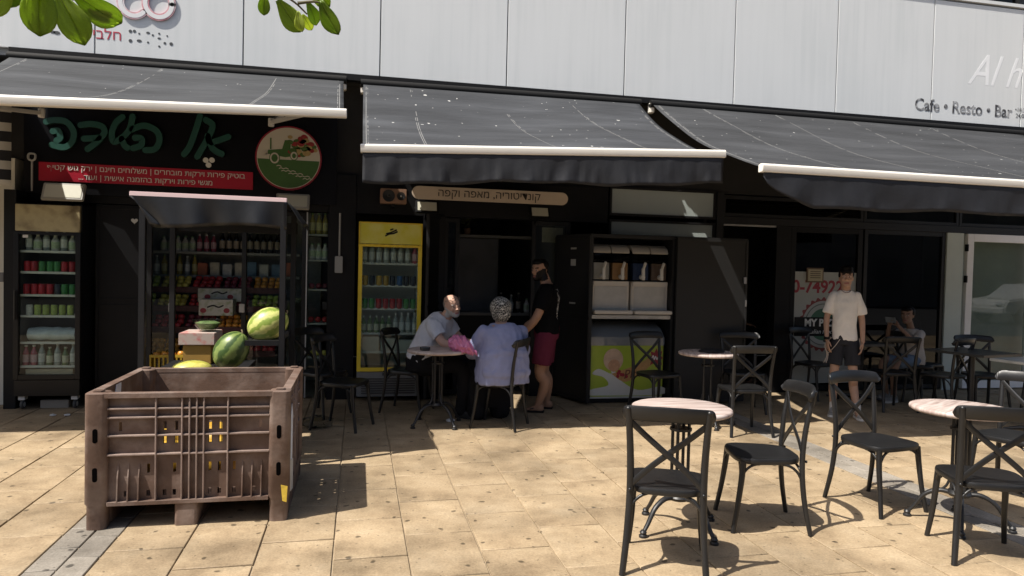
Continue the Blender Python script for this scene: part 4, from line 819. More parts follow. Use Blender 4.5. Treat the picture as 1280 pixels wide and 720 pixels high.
def slush(x, label, juice):
    s = thing('slush_machine', label, 'slush machine', (x, 8.02, 1.076), group='slush machines in the kiosk cabinet'); w_ = .235
    MB().box(-w_, w_, .03, .50, .02, .40).build('body', m_ivory, s, bevel=.012); MB().box(-w_+.03, w_-.03, .024, .0295, .05, .34).build('front_panel', m_stl, s, bevel=.002)
    MB().box(-w_-.005, w_+.005, -.11, .026, .012, .055).build('drip_tray', m_ivory, s, bevel=.008); MB().box(-w_+.01, w_-.01, .012, .0295, .345, .40).build('tap_strip', m_ivory, s, bevel=.004)
    for k, jc in zip((-1, 1), juice):
        cx = k*.118; hw = .108
        prof = [(.03, .405), (.03, .70), (.06, .78), (.14, .83), (.46, .83), (.46, .405)]
        t_ = MB().loft([[Vector((cx+q*hw, y, z)) for y, z in prof] for q in (-1, 1)]).build('tank', m_tank, s, bevel=.006)
        MB().loft([[Vector((cx+q*(hw-.012), y, z)) for y, z in ((.045, .42), (.045, .62), (.45, .62), (.45, .42))] for q in (-1, 1)]).build('juice', mat('juice_%g' % jc[0], jc, .4, var=.15), t_)
        MB().loft([[Vector((cx+q*(hw+.003), y, z)) for y, z in ((.025, .745), (.055, .80), (.13, .842), (.47, .842), (.47, .80), (.15, .80), (.07, .76), (.045, .735))] for q in (-1, 1)]).build('lid', m_ivory, s, bevel=.004)
        mb = MB(); mb.lathe([(0, 0), (.028, 0), (.028, .07), (0, .07)], 12, (cx, .03, .455), Matrix.Rotation(PI/2, 3, 'X')); mb.bar((cx, -.045, .42), (cx, -.035, .56), .03, .035); mb.bar((cx+.0, -.04, .55), (cx+.012, -.075, .63), .032, .02); mb.build('tap', mat('tap_white', (.55, .53, .48), .4), s, bevel=.003)
        MB().lathe([(.02, 0), (.075, .005), (.085, .03), (.075, .055), (.02, .06)], 18, (cx, .14, .52), Matrix.Rotation(PI/2, 3, 'X')).build('auger', mat('auger_white', (.6, .6, .56), .5), t_, smooth=40)
slush(2.96, 'left slush machine with cream and amber tanks in the cabinet', ((.50, .46, .36), (.42, .22, .07)))
slush(3.46, 'right slush machine with dark blue and brown tanks in the cabinet', ((.02, .04, .10), (.16, .10, .06)))
FZ = thing('ice_cream_freezer', 'chest freezer with green ice cream picture on its front', 'freezer', (3.20, 8.03, 0))
MB().box(-.47, .47, .03, .56, .06, .74).build('body', mat('freezer_white', (.55, .56, .56), .4), FZ, bevel=.012)
boxo('plinth', m_black, FZ, -.46, .46, .05, .55, .01, .058); 
pr = [(.0, .70), (.0, .80), (.12, .90), (.3, .965), (.56, .97), (.56, .70)]
MB().loft([[Vector((x, y+.02, z)) for y, z in pr] for x in (-.475, .475)]).build('lid', mat('freezer_lid_grey', (.16, .18, .20), .12, spec=.8), FZ, bevel=.006)
def fz(a, b, d): return Vector((a, .0285-d, b))
mg2 = mat('lime_print', (.30, .40, .03), .35, col2=(.40, .47, .05), mix=.2, ms=4); boxo('picture', mg2, FZ, -.462, .462, .0245, .0295, .085, .70)
def blob(pts): return [(p.x, p.y) for p in spline([(a, b, 0) for a, b in pts+[pts[0]]], 5)[:-1]]
MB().prism(blob([(-.46, .10), (.45, .10), (.45, .20), (.15, .16), (-.08, .28), (-.16, .40), (-.24, .46), (-.20, .36), (-.36, .42), (-.44, .36), (-.30, .32), (-.24, .22), (-.46, .17)]), lambda a, b, d: fz(a, b, d+.0045), .002).build('milk_splash_print', mat('milk_print', (.55, .55, .52), .4, var=.06), FZ)
MB().prism([(-.18+.125*math.cos(2*PI*k/28), .53+.135*math.sin(2*PI*k/28)) for k in range(28)], lambda a, b, d: fz(a, b, d+.007), .0015).build('ice_cream_print', mat('cream_ball_print', (.55, .38, .26), .5, var=.2, vs_=14), FZ)
MB().prism([(-.17+.075*math.cos(2*PI*k/20), .46+.075*math.sin(2*PI*k/20)) for k in range(20)], lambda a, b, d: fz(a, b, d+.009), .0012).build('swirl_print', mat('swirl_print', (.50, .28, .16), .5, var=.25, vs_=30), FZ)
MB().prism(blob([(-.2, .36), (.1, .46), (.3, .56), (.34, .50), (.2, .38), (-.02, .26)]), lambda a, b, d: fz(a, b, d+.0068), .0015).build('cone_print', mat('cone_print', (.42, .24, .09), .5, var=.2, vs_=25), FZ)
st_ = [((.11 if k % 2 == 0 else .065)*math.cos(2*PI*k/16)+.40-.03, (.12 if k % 2 == 0 else .07)*math.sin(2*PI*k/16)+.55) for k in range(16)]; st_ = [(min(a, .458), b) for a, b in st_]
MB().prism(st_, lambda a, b, d: fz(a, b, d+.0091), .0012).build('red_star_print', mat('red_star_print', (.28, .01, .03), .4), FZ)
strokes(MB(), [[(.31, .53), (.33, .58), (.345, .53), (.36, .57), (.38, .53), (.40, .57), (.42, .54)]], lambda a, b, d: fz(a, b, d+.0105), .012, .001).build('white_script_print', m_wt, FZ)
rv = random.Random(8)
for k in range(7): a, b_ = -.07+rv.uniform(-.06, .06), .35+rv.uniform(-.04, .04); MB().prism([(a+.022*math.cos(2*PI*q/10), b_+.022*math.sin(2*PI*q/10)) for q in range(10)], lambda a, b, d, k=k: fz(a, b, d+.009+.0003*k), .001).build('berry_print', MATS['red_star_print'], FZ)
text('lettering', 'Plom', .15, Matrix.Translation((.10, .017, .36)) @ Matrix.Rotation(PI/2, 4, 'X') @ Matrix.Rotation(.12, 4, 'Z'), mat('brown_print', (.12, .03, .02), .5), FZ, .001, shear=.3)
for sx in (-.4, .4): MB().lathe([(0, 0), (.03, 0), (.03, .03), (0, .03)], 10, (sx, .1, -.0), None).build('castor', m_black, FZ)

# ------------------------------------------------------------------ flood lights, speaker box, cables
m_fl = mat('floodlight_lens', (.50, .49, .40), .35)
def flood(x, y, z, w_, h_, tilt, label):
    f = thing('floodlight', label, 'floodlight', (x, y, z), 0, 'wall floodlights'); f.rotation_euler = (tilt, 0, 0)
    MB().box(-w_/2, w_/2, 0, .04, -h_/2, h_/2).build('housing', mat('floodlight_housing', (.30, .29, .26), .5) if w_ > .3 else m_black, f, bevel=.008); MB().box(-w_/2+.025, w_/2-.025, -.004, -.0005, -h_/2+.025, h_/2-.025).build('lens', m_fl, f)
    mb = MB(); mb.box(-.01, .01, .041, .30, -.012, .012); mb.box(-w_/2-.008, w_/2+.008, .041, .055, -.01, .012); mb.build('bracket', m_black, f)
for px, py, wd_, h_, lab in ((79, 239, .40, .20, 'tilted flat floodlight below the left end of the red banner'), (366, 251, .36, .19, 'pale floodlight under the round tractor sign'), (534, 258, .27, .16, 'small square floodlight under the left end of beige strip sign'), (675, 265, .25, .16, 'small square floodlight under the right end of beige strip sign')):
    p = at(px, py, 8.28); flood(p.x, 8.28, p.z, wd_, h_, R(-25), lab)
p = at(492, 245, 8.3); sp_ = thing('speaker_box', 'small brown twin loudspeaker box above the yellow fridge', 'speaker', (p.x, 8.3, p.z))
MB().box(-.15, .15, 0, .14, -.085, .085).build('cabinet', mat('brown_speaker_box', (.24, .14, .09), .6, var=.2), sp_, bevel=.006)
for cx, r1 in ((-.055, .07), (.085, .048)):
    c_ = MB().lathe([(0, -.0), (r1, 0), (r1, .012), (r1*.85, .012), (r1*.4, .003), (0, .004)], 22, (cx, -.001, 0), Matrix.Rotation(PI/2, 3, 'X')).build('driver', mat('driver_black', (.015, .015, .016), .4), sp_, smooth=40)
    MB().ell((cx, -.008, 0), (r1*.25, .01, r1*.25), 12, 6).build('dust_cap', MATS['steel'] if cx > 0 else MATS['driver_black'], c_, smooth=60)
MB().box(-.02, .02, .06, .34, -.12, -.086).build('bracket', m_black, sp_)
cb = thing('wall_cable', 'pale cable and socket hanging on the pier beside the yellow fridge', 'cable'); p = at(425, 275, 8.57)
MB().tube([(p.x, 8.575, 2.2), (p.x, 8.573, 1.7)], .012, 8).build('conduit', mat('conduit_grey', (.33, .33, .32), .5), cb, smooth=40); boxo('socket', MATS['conduit_grey'], cb, p.x-.05, p.x+.04, 8.53, 8.588, 1.50, 1.695, .006)
lc = thing('awning_crank', 'white awning crank rod at the left of the black signboard', 'crank'); p = at(40, 215, 8.5)
MB().tube([(p.x, 8.5, p.z+.12), (p.x, 8.5, p.z-.20)], .010, 8).build('rod', MATS['conduit_grey'], lc, smooth=40)
MB().tube(spline([(p.x, 8.5, p.z+.12), (p.x-.03, 8.49, p.z+.14), (p.x-.025, 8.49, p.z+.19), (p.x+.03, 8.49, p.z+.19), (p.x+.032, 8.49, p.z+.14), (p.x, 8.5, p.z+.12)]), 0.011, 8).build('loop_handle', MATS['conduit_grey'], lc, smooth=40)
# pizza door print
m_pz = mat('window_sticker_white', (.42, .44, .42), .5, var=.05, vs_=3); YD = YG-.03
st = thing('door_sticker', 'large white sticker with red phone number and round badge on glass door', 'sticker')
boxo('backing', m_pz, st, 5.81, 6.77, YD-.002, YD+.002, .12, 1.65)
m_prd = mat('sticker_red', (.34, .03, .05), .5); text('phone_number', '0-74922', .24, wallM(6.17, YD-.0035, 1.44), m_prd, st, .001, bold=.006)
bc = (6.27, .93)
def pzf(k): return lambda a, b, d: Vector((a, YD-.003-k*.0015-d, b))
MB().prism([(bc[0]+(.36+.018*math.cos(q*24))*math.cos(q), bc[1]+(.36+.018*math.cos(q*24))*math.sin(q)) for q in [2*PI*k/192 for k in range(192)]], pzf(0), .001).build('badge_red_edge', mat('badge_red', (.24, .05, .05), .5), st)
for r1, nm, c, k in ((.325, 'badge_white_ring', m_pz, 1), (.29, 'badge_grey_ring', mat('badge_grey', (.16, .18, .17), .5), 2), (.275, 'badge_white_disc', m_pz, 3), (.22, 'badge_green_disc', mat('badge_green', (.06, .16, .10), .5), 4)):
    MB().prism([(bc[0]+r1*math.cos(2*PI*q/64), bc[1]+r1*math.sin(2*PI*q/64)) for q in range(64)], pzf(k), .001).build(nm, c, st)
boxo('badge_black_band', m_blk, st, 5.82, 6.70, YD-.0115, YD-.0100, .77, 1.03)
text('badge_lettering', 'MY PIZZA', .135, wallM(6.27, YD-.0125, .95), m_wt, st, .0008, bold=.006); text('badge_lettering', 'Italian food', .085, wallM(6.22, YD-.0125, .83), m_wt, st, .0008, shear=.3)
text('badge_lettering', 'MY PIZZA', .10, wallM(6.2, YD-.0035, .36) @ Matrix.Rotation(PI, 4, 'Y'), mat('badge_grey2', (.2, .2, .2), .5), st, .0008)
nb = thing('framed_notice', 'small framed cream notice on the pizza shop door', 'notice'); p = at(1018, 344, YD)
boxo('frame', mat('wood_frame', (.14, .09, .05), .5), nb, p.x-.13, p.x+.13, YD-.02, YD-.004, p.z-.10, p.z+.10, .003); boxo('paper', mat('notice_paper', (.48, .43, .30), .7), nb, p.x-.11, p.x+.11, YD-.0225, YD-.0205, p.z-.08, p.z+.08)
for k in range(4): boxo('text_line', mat('notice_ink', (.12, .08, .05), .7), nb, p.x-.08, p.x+.08, YD-.0242, YD-.0228, p.z+.045-k*.028, p.z+.055-k*.028)

# ------------------------------------------------------------------ greengrocer inside
SH = thing('shop_shelving', 'grey wall shelving with goods deep in the greengrocer', 'shelves')
m_sb = mat('grey_shelf_board', (.32, .32, .31), .5, var=.1)
boxo('back_board', mat('pegboard', (.25, .25, .25), .7, var=.2, vs_=30), SH, -3.0, -.5, 10.05, 10.1, 0, 2.6)
for z in (1.72, 1.42, 1.12): boxo('shelf', m_sb, SH, -2.6, -.75, 9.65, 10.045, z-.03, z, .002)
G = 'goods on the grocer shelves'
for k in range(9): put('drink_bottle', BOT['dark'], -1.72+k*.085, 9.75, 1.722, 'dark bottle on the upper shelf in the greengrocer', 'bottle', G)
for k in range(8): put('drink_bottle', BOT['white' if k < 5 else 'pink'], -2.42+k*.085, 9.75, 1.722, '%s on the upper shelf in the greengrocer' % ('white jar' if k < 5 else 'pink bottle'), 'bottle', G)
rv = random.Random(4)
for k in range(8):
    c = rv.choice(((.5, .5, .48), (.42, .12, .06), (.12, .22, .34), (.5, .46, .36))); x = -1.95+k*.15
    o = boxo('food_packet', mat('packet_%g_%g' % (c[0], c[1]), c, .6, var=.25, vs_=25), None, x-.055, x+.055, 9.70, 9.80, 1.422, 1.422+rv.uniform(.14, .19), .004); tag(o, 'small packet on the middle shelf in the greengrocer', 'packet', G)
for k in range(6): put('drink_bottle', BOT['oil' if k % 2 else 'clear'], -2.5+k*.09, 9.75, 1.422, '%s bottle left on the middle shelf in the greengrocer' % ('oil' if k % 2 else 'clear'), 'bottle', G)
# tiered fruit display
FD = thing('fruit_display', 'tiered dark fruit display rack inside the greengrocer', 'rack')
for k, (y, z) in enumerate(((9.50, 1.28), (9.32, 1.06), (9.14, .82), (8.98, .55))): boxo('tier', mat('dark_board', (.05, .045, .04), .6), FD, -2.75, -.95, y-.14, y+.12, z-.05, z-.02); boxo('tier_front', mat('dark_price_rail', (.07, .012, .015), .5), FD, -2.75, -.95, y-.165, y-.143, z-.07, z+.0)
boxo('rack_side', m_black, FD, -2.80, -2.76, 8.9, 9.62, 0, 1.2); boxo('rack_side', m_black, FD, -.94, -.90, 8.9, 9.62, 0, 1.2)
fm = MB(); fm.lathe([(.004, .062), (.014, .067), (.028, .062), (.036, .04), (.03, .012), (.012, .002), (.003, .006)], 10)
def fruit(nm, c): return fm.mesh('apple', mat('fruit_'+nm, c, .35, var=.25, vs_=20, rnd=.2), smooth=60)
FR = dict(yellow=fruit('yellow', (.62, .52, .10)), green=fruit('green', (.32, .42, .07)), red=fruit('red', (.45, .04, .045)), dark=fruit('dark', (.20, .03, .05)), orange=fruit('orange', (.68, .29, .04)))
for k, (y, z, cols) in enumerate(((9.50, 1.26, 'gyrdo'), (9.32, 1.04, 'gyrdg'), (9.14, .80, 'yrdoy'), (8.98, .53, 'yooyr'))):
    for b_, c in enumerate(cols):
        nm = {'g': 'green', 'y': 'yellow', 'r': 'red', 'd': 'dark', 'o': 'orange'}[c]
        for i in range(4):
            for j in range(3):
                o = put('apple', FR[nm], -2.68+b_*.36+i*.082+rv.uniform(-.008, .008), y-.10+j*.075, z-.019+.045*j+rv.uniform(0, .01), '%s fruit on the %s tier of the fruit display' % ({'dark': 'dark red'}.get(nm, nm), ('top', 'second', 'third', 'lowest')[k]), 'fruit', 'loose fruit on the display'); o.scale = (1.12,)*3
# fruit crates, cartons
m_yc = mat('yellow_crate_plastic', (.50, .32, .02), .5, var=.1)
def fcrate(x, y, z, w_, d_, h_, m_, label, fr=None, cols='o'):
    c = thing('fruit_crate', label, 'crate', (x, y, z), 0, 'plastic fruit crates'); nx = 11
    mb = MB(); mb.box(-w_/2, w_/2, -d_/2, d_/2, 0, .012); mb.build('crate_floor', m_, c)
    for s in (-1, 1):
        f = boxo('side_rim', m_, c, -w_/2, w_/2, s*(d_/2-.006)-.006, s*(d_/2-.006)+.006, h_-.03, h_); boxo('side_base', m_, c, -w_/2, w_/2, s*(d_/2-.006)-.006, s*(d_/2-.006)+.006, .013, .05)
        for k in range(nx+1): xx = -w_/2+.01+k*(w_-.02)/nx; boxo('slat', m_, c, xx-.008, xx+.008, s*(d_/2-.006)-.005, s*(d_/2-.006)+.005, .0505, h_-.0305)
        boxo('end_wall', m_, c, s*(w_/2-.006)-.006, s*(w_/2-.006)+.006, -d_/2+.013, d_/2-.013, .013, h_-.001)
    if fr:
        for i in range(int(w_/.085)):
            for j in range(3):
                o = put('apple', FR[fr], x-w_/2+.06+i*.085, y-d_/2+.08+j*.09, z+h_-.06+rv.uniform(0, .02), '%s fruit heaped in the %s' % (fr, label.replace('yellow ', '').split(' in ')[0]), 'fruit', 'fruit in crates'); o.scale = (1.2,)*3
fcrate(-2.0, 8.72, .30, .52, .34, .24, m_yc, 'yellow crate of oranges in the doorway, upper of two', 'orange'); fcrate(-2.0, 8.72, .04, .52, .34, .24, m_yc, 'yellow crate in the doorway, lower of two')
fcrate(-.86, 6.30, .30, .42, .36, .22, m_yc, 'yellow crate low inside the market stand')
fcrate(-1.52, 8.74, .30, .40, .32, .2, mat('orange_crate', (.45, .14, .02), .5), 'orange crate of peaches behind the glass door', 'orange')
o = thing('fruit_carton', 'white and red fruit carton with yellow base on the stand', 'carton', (-1.30, 6.46, .742))
MB().box(-.11, .11, -.16, .16, 0, .16).build('carton_base', mat('yellow_card', (.30, .17, .03), .7, var=.15), o, bevel=.004); MB().box(-.14, .14, -.18, .18, .161, .26).build('carton_top', mat('white_red_card', (.42, .34, .30), .7, col2=(.45, .06, .06), mix=.0, ms=14), o, bevel=.004)
bw = thing('wrapped_bowl', 'bowl of cut melon under cling film on the carton', 'bowl', (-1.25, 6.46, 1.004))
MB().lathe([(.04, 0), (.06, .004), (.105, .05), (.125, .095), (.12, .097), (.1, .06), (.05, .012), (0, .01)], 22).build('bowl', glass('bowl_plastic', (.8, .85, .8)), bw, smooth=50); MB().lathe([(.0, .014), (.06, .02), (.10, .07), (.06, .085), (0, .09)], 18).build('melon_pieces', mat('melon_flesh', (.20, .26, .10), .6, var=.5, vs_=30), bw, smooth=60); MB().lathe([(0, .105), (.08, .1), (.126, .094)], 22).build('film', glass('cling_film', (.85, .88, .88), 1.6, .15), bw, smooth=60)
for k, (px, py, Y, lab) in enumerate(((275, 368, 9.2, 'white printed grape box high on the fruit display'), (270, 385, 8.95, 'white printed cherry box on the fruit display'))):
    p = at(px, py, Y); c = thing('printed_fruit_box', lab, 'box', (p.x, Y, p.z-.09)); MB().box(-.25+.06*k, .25-.06*k, -.01, .28, 0, .16+.03*k).build('box', mat('printed_card', (.55, .53, .46), .7, var=.1, col2=(.25, .30, .12), mix=.0, ms=18), c, bevel=.004)
    for q in (-.14, .12): MB().prism([(q+.035*math.cos(2*PI*j/12), .06+.03*math.sin(2*PI*j/12)) for j in range(12)], lambda a, b, d: Vector((a, -.011-d, b)), .001).build('fruit_print', mat('berry_print', (.3, .03, .04), .6), c)
    strokes(MB(), [[(-.09, .10), (-.03, .12), (.03, .10), (.08, .12)]], lambda a, b, d: Vector((a, -.011-d, b)), .018, .001).build('script_print', m_blk, c)
# side showcase of the grocer
SW = thing('side_showcase', 'narrow glass showcase with jars and fruit beside the grocer pier', 'showcase')
boxo('glass_front', m_glass, SW, -.585, -.36, YG-.004, YG+.004, .05, 2.2); boxo('upright', mat('pale_aluminium', (.5, .5, .5), .4, metal=.5), SW, -.60, -.587, YG-.02, YG+.02, .02, 2.2); boxo('upright', m_black, SW, -.358, -.347, YG-.02, YG+.02, .02, 2.2)
for z in (.5, .9, 1.3, 1.65, 1.95): boxo('shelf', m_sb, SW, -.585, -.36, YG+.02, YG+.38, z-.02, z)
for z, me, nm in ((1.652, 'white', 'white'), (1.952, 'oil', 'amber')):
    for k in range(3): put('drink_bottle', BOT[me], -.54+k*.075, YG+.1, z, nm+' jar in the narrow showcase beside the pier', 'jar', 'jars in the showcase')
for z, c in ((.902, 'red'), (1.302, 'dark'), (.502, 'yellow')):
    for k in range(3): put('apple', FR[c], -.54+k*.08, YG+.1, z, '%s fruit in the narrow showcase beside the pier' % {'dark': 'dark red'}.get(c, c), 'fruit', 'fruit in the showcase')

# ------------------------------------------------------------------ cafe inside
m_marble = mat('grey_marble', (.20, .20, .22), .3, col2=(.11, .11, .125), mix=.1, ms=2.2)
cf = thing('cafe_counter', 'dark cafe counter with marble upright inside the entrance', 'counter')
boxo('marble_upright', m_marble, cf, 1.40, 2.0, 10.2, 10.3, 0, 2.02, .004); boxo('shelf', m_sb, cf, 1.12, 2.5, 10.05, 10.19, 2.03, 2.07); boxo('side_shelf', m_sb, cf, 1.12, 1.39, 10.0, 10.3, 1.28, 1.305)
boxo('counter_body', m_black, cf, 1.12, 2.5, 9.55, 9.9, 0, .95); boxo('counter_top', mat('counter_stone', (.14, .14, .14), .25), cf, 1.1, 2.5, 9.5, 9.95, .951, .99, .004)
cz = 2.072; pl = thing('potted_plant', 'small dusty plant on the shelf inside the cafe', 'plant', (1.52, 10.12, cz)); MB().lathe([(.04, 0), (.055, .09), (.045, .09), (.04, .07), (0, .07)], 14).build('pot', mat('clay_pot', (.2, .12, .08), .7), pl, smooth=40)
mb = MB(); rv = random.Random(11)
for k in range(70):
    a = rv.uniform(0, 2*PI); r1 = rv.uniform(.02, .13); p = Vector((math.cos(a)*r1, math.sin(a)*r1, .1+rv.uniform(0, .13))); q = Vector((math.cos(a), math.sin(a), rv.uniform(-.3, .8))).normalized()*.05; s = Vector((-q.y, q.x, .2*q.z)).normalized()*.018; mb.add([p, p+q*.5+s, p+q, p+q*.5-s], [(0, 1, 2, 3)])
o = mb.build('leaves', mat('dusty_leaf', (.12, .13, .05), .6), pl); o['kind'] = 'stuff'
G = 'bottles on the cafe counter'
for k, (x, c) in enumerate(((1.2, 'clear'), (1.28, 'green'), (2.1, 'clear'), (2.2, 'dark'), (2.32, 'white'), (1.95, 'dark'))): put('drink_bottle', BOT[c], x, 9.7, .992, '%s bottle on the cafe counter, %s' % ({'white': 'white', 'clear': 'clear', 'green': 'green', 'dark': 'dark'}[c], ('leftmost', 'second from left', 'right of the marble upright', 'near the right end', 'at the right end', 'before the marble upright')[k]), 'bottle', G)
for k in range(2): put('drink_bottle', BOT['clear' if k else 'white'], 1.2+k*.1, 10.12, 1.307, ('clear' if k else 'white')+' bottle on the little side shelf in the cafe', 'bottle', G)
o = thing('menu_board', 'pale handwritten menu sheet in the cafe window', 'menu'); p = at(690, 283, 8.9); MB().box(p.x-.13, p.x+.15, 8.9, 8.906, 1.95, 2.14).build('sheet', mat('menu_paper', (.36, .33, .27), .7, var=.2, vs_=30), o)
# litter and small things on the ground
def litter(px, py, s, m_, label, seed):
    g = gr(px, py); rv = random.Random(seed); mb = MB(); mb.ell((0, 0, s*.35), (s, s*.55, s*.35), 14, 8); mb.v = [tuple(Vector(p)+Vector((rv.uniform(-1, 1), rv.uniform(-1, 1), rv.uniform(-.5, .5)))*s*.22) for p in mb.v]; mb.v = [(x, y, max(z, .002)) for x, y, z in mb.v]
    o = mb.build('crumpled_litter', m_, smooth=20); o.location = (g.x, g.y, 0); tag(o, label, 'litter')
m_tissue = mat('tissue_white', (.6, .6, .6), .8)
litter(563, 527, .045, m_tissue, 'crumpled white tissue on the paving beside the shaded round table', 1); litter(395, 535, .16, glass('thin_plastic', (.75, .77, .78), 1.5, .1), 'crumpled clear plastic wrap on the paving right of the crate', 2)
g = gr(594, 520); o = MB().lathe([(.028, 0), (.036, .11), (.034, .11), (.027, .004), (0, .004)], 14).build('paper_cup', mat('paper_cup', (.45, .38, .32), .6)); o.location = (g.x, g.y, 0); tag(o, 'small paper cup standing under the woman in blue', 'cup')
for k, (px, py, lab) in enumerate(((66, 520, 'left'), (84, 520, 'right'))):
    g = gr(px, py); litter(px, py, .03, m_tissue, 'tiny white scrap on the paving by the black fridge, '+lab+' one', 20+k)
# a padlock and a wall box at the far left
o = boxo('wall_box', mat('grey_box', (.16, .16, .16), .5), None, -3.70, -3.66, YG-.20, YG-.052, 1.33, 1.43, .004); tag(o, 'small grey lock box on the cream wall at the left edge', 'box')
# ------------------------------------------------------------------ people
def V3(*a): return Vector(a)
def limb(mb, pts, rads, n=14, k=4, e=1):           # tapered limb with round ends
    q = spline(pts, k); m_ = len(q); rs = []
    for i in range(m_):
        f = i/(m_-1)*(len(rads)-1); a = min(int(f), len(rads)-2); t = f-a; t = t*t*(3-2*t); rs.append(rads[a]*(1-t)+rads[a+1]*t)
    mb.tube(q, rs, n); mb.ell(q[0], rs[0], n, 8)
    if e: mb.ell(q[-1], rs[-1], n, 8)
def trunk(mb, secs, n=20):                    # secs: (centre, lateral vector, half width, half depth)
    rings = []
    for i, (c, u, a, b) in enumerate(secs):
        c = Vector(c); u = Vector(u).normalized(); t = (Vector(secs[min(i+1, len(secs)-1)][0])-Vector(secs[max(i-1, 0)][0])).normalized(); w_ = t.cross(u).normalized(); u2 = w_.cross(t)
        ring = []
        for j in range(n):
            x = 2*PI*j/n; cx, sx = math.cos(x), math.sin(x); e = .82; ring.append(c+u2*(abs(cx)**e*(1 if cx > 0 else -1))*a+w_*(abs(sx)**e*(1 if sx > 0 else -1))*b)
        rings.append(ring)
    mb.loft(rings)
def remesh(name, mb, vox, m_, parent, colfn=None, it=4, wr=0., ws=9.):
    me = bpy.data.meshes.new('tmp'); me.from_pydata(mb.v, [], mb.f); o = bpy.data.objects.new('tmp', me); COL.objects.link(o)
    bm = bmesh.new(); bm.from_mesh(me); bmesh.ops.recalc_face_normals(bm, faces=bm.faces); bm.to_mesh(me); bm.free()
    r = o.modifiers.new('r', 'REMESH'); r.mode = 'VOXEL'; r.voxel_size = vox; s = o.modifiers.new('s', 'SMOOTH'); s.factor = .5; s.iterations = it
    bpy.context.view_layer.update(); nm = evalmesh(o); bpy.data.objects.remove(o); nm.name = name; nm.materials.clear(); nm.materials.append(m_)
    if wr:                                     # cloth folds
        ns = [v.normal.copy() for v in nm.vertices]
        for v, nn in zip(nm.vertices, ns):
            p = v.co; v.co = p+nn*wr*(noise.noise(Vector((p.x*ws, p.y*ws, p.z*ws*.55)))+.5*noise.noise(Vector((p.x*ws*2.3+5, p.y*ws*2.3, p.z*ws*1.5))))
    nm.polygons.foreach_set('use_smooth', [True]*len(nm.polygons))
    if colfn:
        ca = nm.color_attributes.new('Col', 'FLOAT_COLOR', 'POINT'); buf = []
        for v in nm.vertices: buf += [*colfn(v.co), 1]
        ca.data.foreach_set('color', buf)
    return link(name, nm, parent)
def skin_mat(name):
    m, N, L, b = nodemat(name); b.inputs['Roughness'].default_value = .5; b.inputs['Specular IOR Level'].default_value = .2; va = N.new('ShaderNodeVertexColor'); va.layer_name = 'Col'
    tc = N.new('ShaderNodeTexCoord'); nz = N.new('ShaderNodeTexNoise'); nz.inputs['Scale'].default_value = 22; nz.inputs['Detail'].default_value = 5; L.new(tc.outputs['Object'], nz.inputs[0]); mr = N.new('ShaderNodeMapRange'); mr.inputs[3].default_value = .86; mr.inputs[4].default_value = 1.14; L.new(nz.outputs[0], mr.inputs[0])
    hv = N.new('ShaderNodeHueSaturation'); L.new(va.outputs[0], hv.inputs['Color']); L.new(mr.outputs[0], hv.inputs['Value']); L.new(hv.outputs[0], b.inputs['Base Color']); return m
m_skin = skin_mat('skin')
HEAD = [(-.115, .024, -.078, -.040), (-.104, .040, -.090, -.02), (-.085, .052, -.094, .010), (-.055, .062, -.091, .045), (-.02, .069, -.089, .080), (.015, .074, -.089, .096), (.05, .076, -.088, .101), (.08, .070, -.077, .093), (.10, .054, -.052, .072), (.113, .028, -.018, .038)]
def head(mb, H):                              # H: head frame (4x4), face towards local -y
    rings = []
    for z, w_, yf, yb in HEAD:
        cy = (yf+yb)/2; d = (yb-yf)/2; rings.append([H @ V3(w_*(abs(math.cos(a))**.9)*(1 if math.cos(a) > 0 else -1), cy+d*math.sin(a), z) for a in [2*PI*j/22 for j in range(22)]])
    mb.loft(rings); M3 = H.to_3x3()
    def e(c, r): mb.ell(H @ Vector(c), r, 12, 8, M3)
    e((0, -.100, -.022), (.014, .020, .011)); e((0, -.092, .002), (.009, .016, .026)); e((-.010, -.094, -.026), (.009, .012, .008)); e((.010, -.094, -.026), (.009, .012, .008))
    e((0, -.088, -.060), (.022, .010, .006)); e((0, -.087, -.070), (.018, .010, .006)); e((0, -.083, -.098), (.02, .014, .014))
    for s in (-1, 1): e((s*.032, -.079, .024), (.026, .010, .007)); e((s*.036, -.074, -.022), (.024, .014, .020)); e((s*.075, .008, -.005), (.009, .020, .032)); e((s*.031, -.080, .006), (.012, .008, .007))
def face_col(H, skin, lip, brow=(.03, .02, .015), beard=None, stub=None, bz=0.):
    Hi = H.inverted()
    def f(p):
        q = Hi @ p; x, y, z = q; ax = abs(x)
        if y < -.045 and abs(z) < .13:
            if ((ax-.031)/.0125)**2+((z-.006)/.006)**2 < 1: return (.03, .02, .016) if abs(ax-.031) < .006 else (.55, .5, .46)
            if .012 < ax < .052 and abs(z-.026-.004*math.sin((ax-.012)*60)) < .0055: return brow
            if ax < .024 and abs(z+.065) < .009: return lip
        if beard and q.length < .145 and z < .02 and z > -.118:
            lim = -.040+bz*.4 if ax < .03 else -.03+bz+max(0, (ax-.03))*1.15
            lim += .012*noise.noise(q*90)
            if z < lim and y < .03+.01*noise.noise(q*70) and not (ax < .020 and z > -.052 and y < -.08 and z > -.05): return beard
        if stub and q.length < .17 and z < -.04 and y < 0: return stub
        return skin
    return f
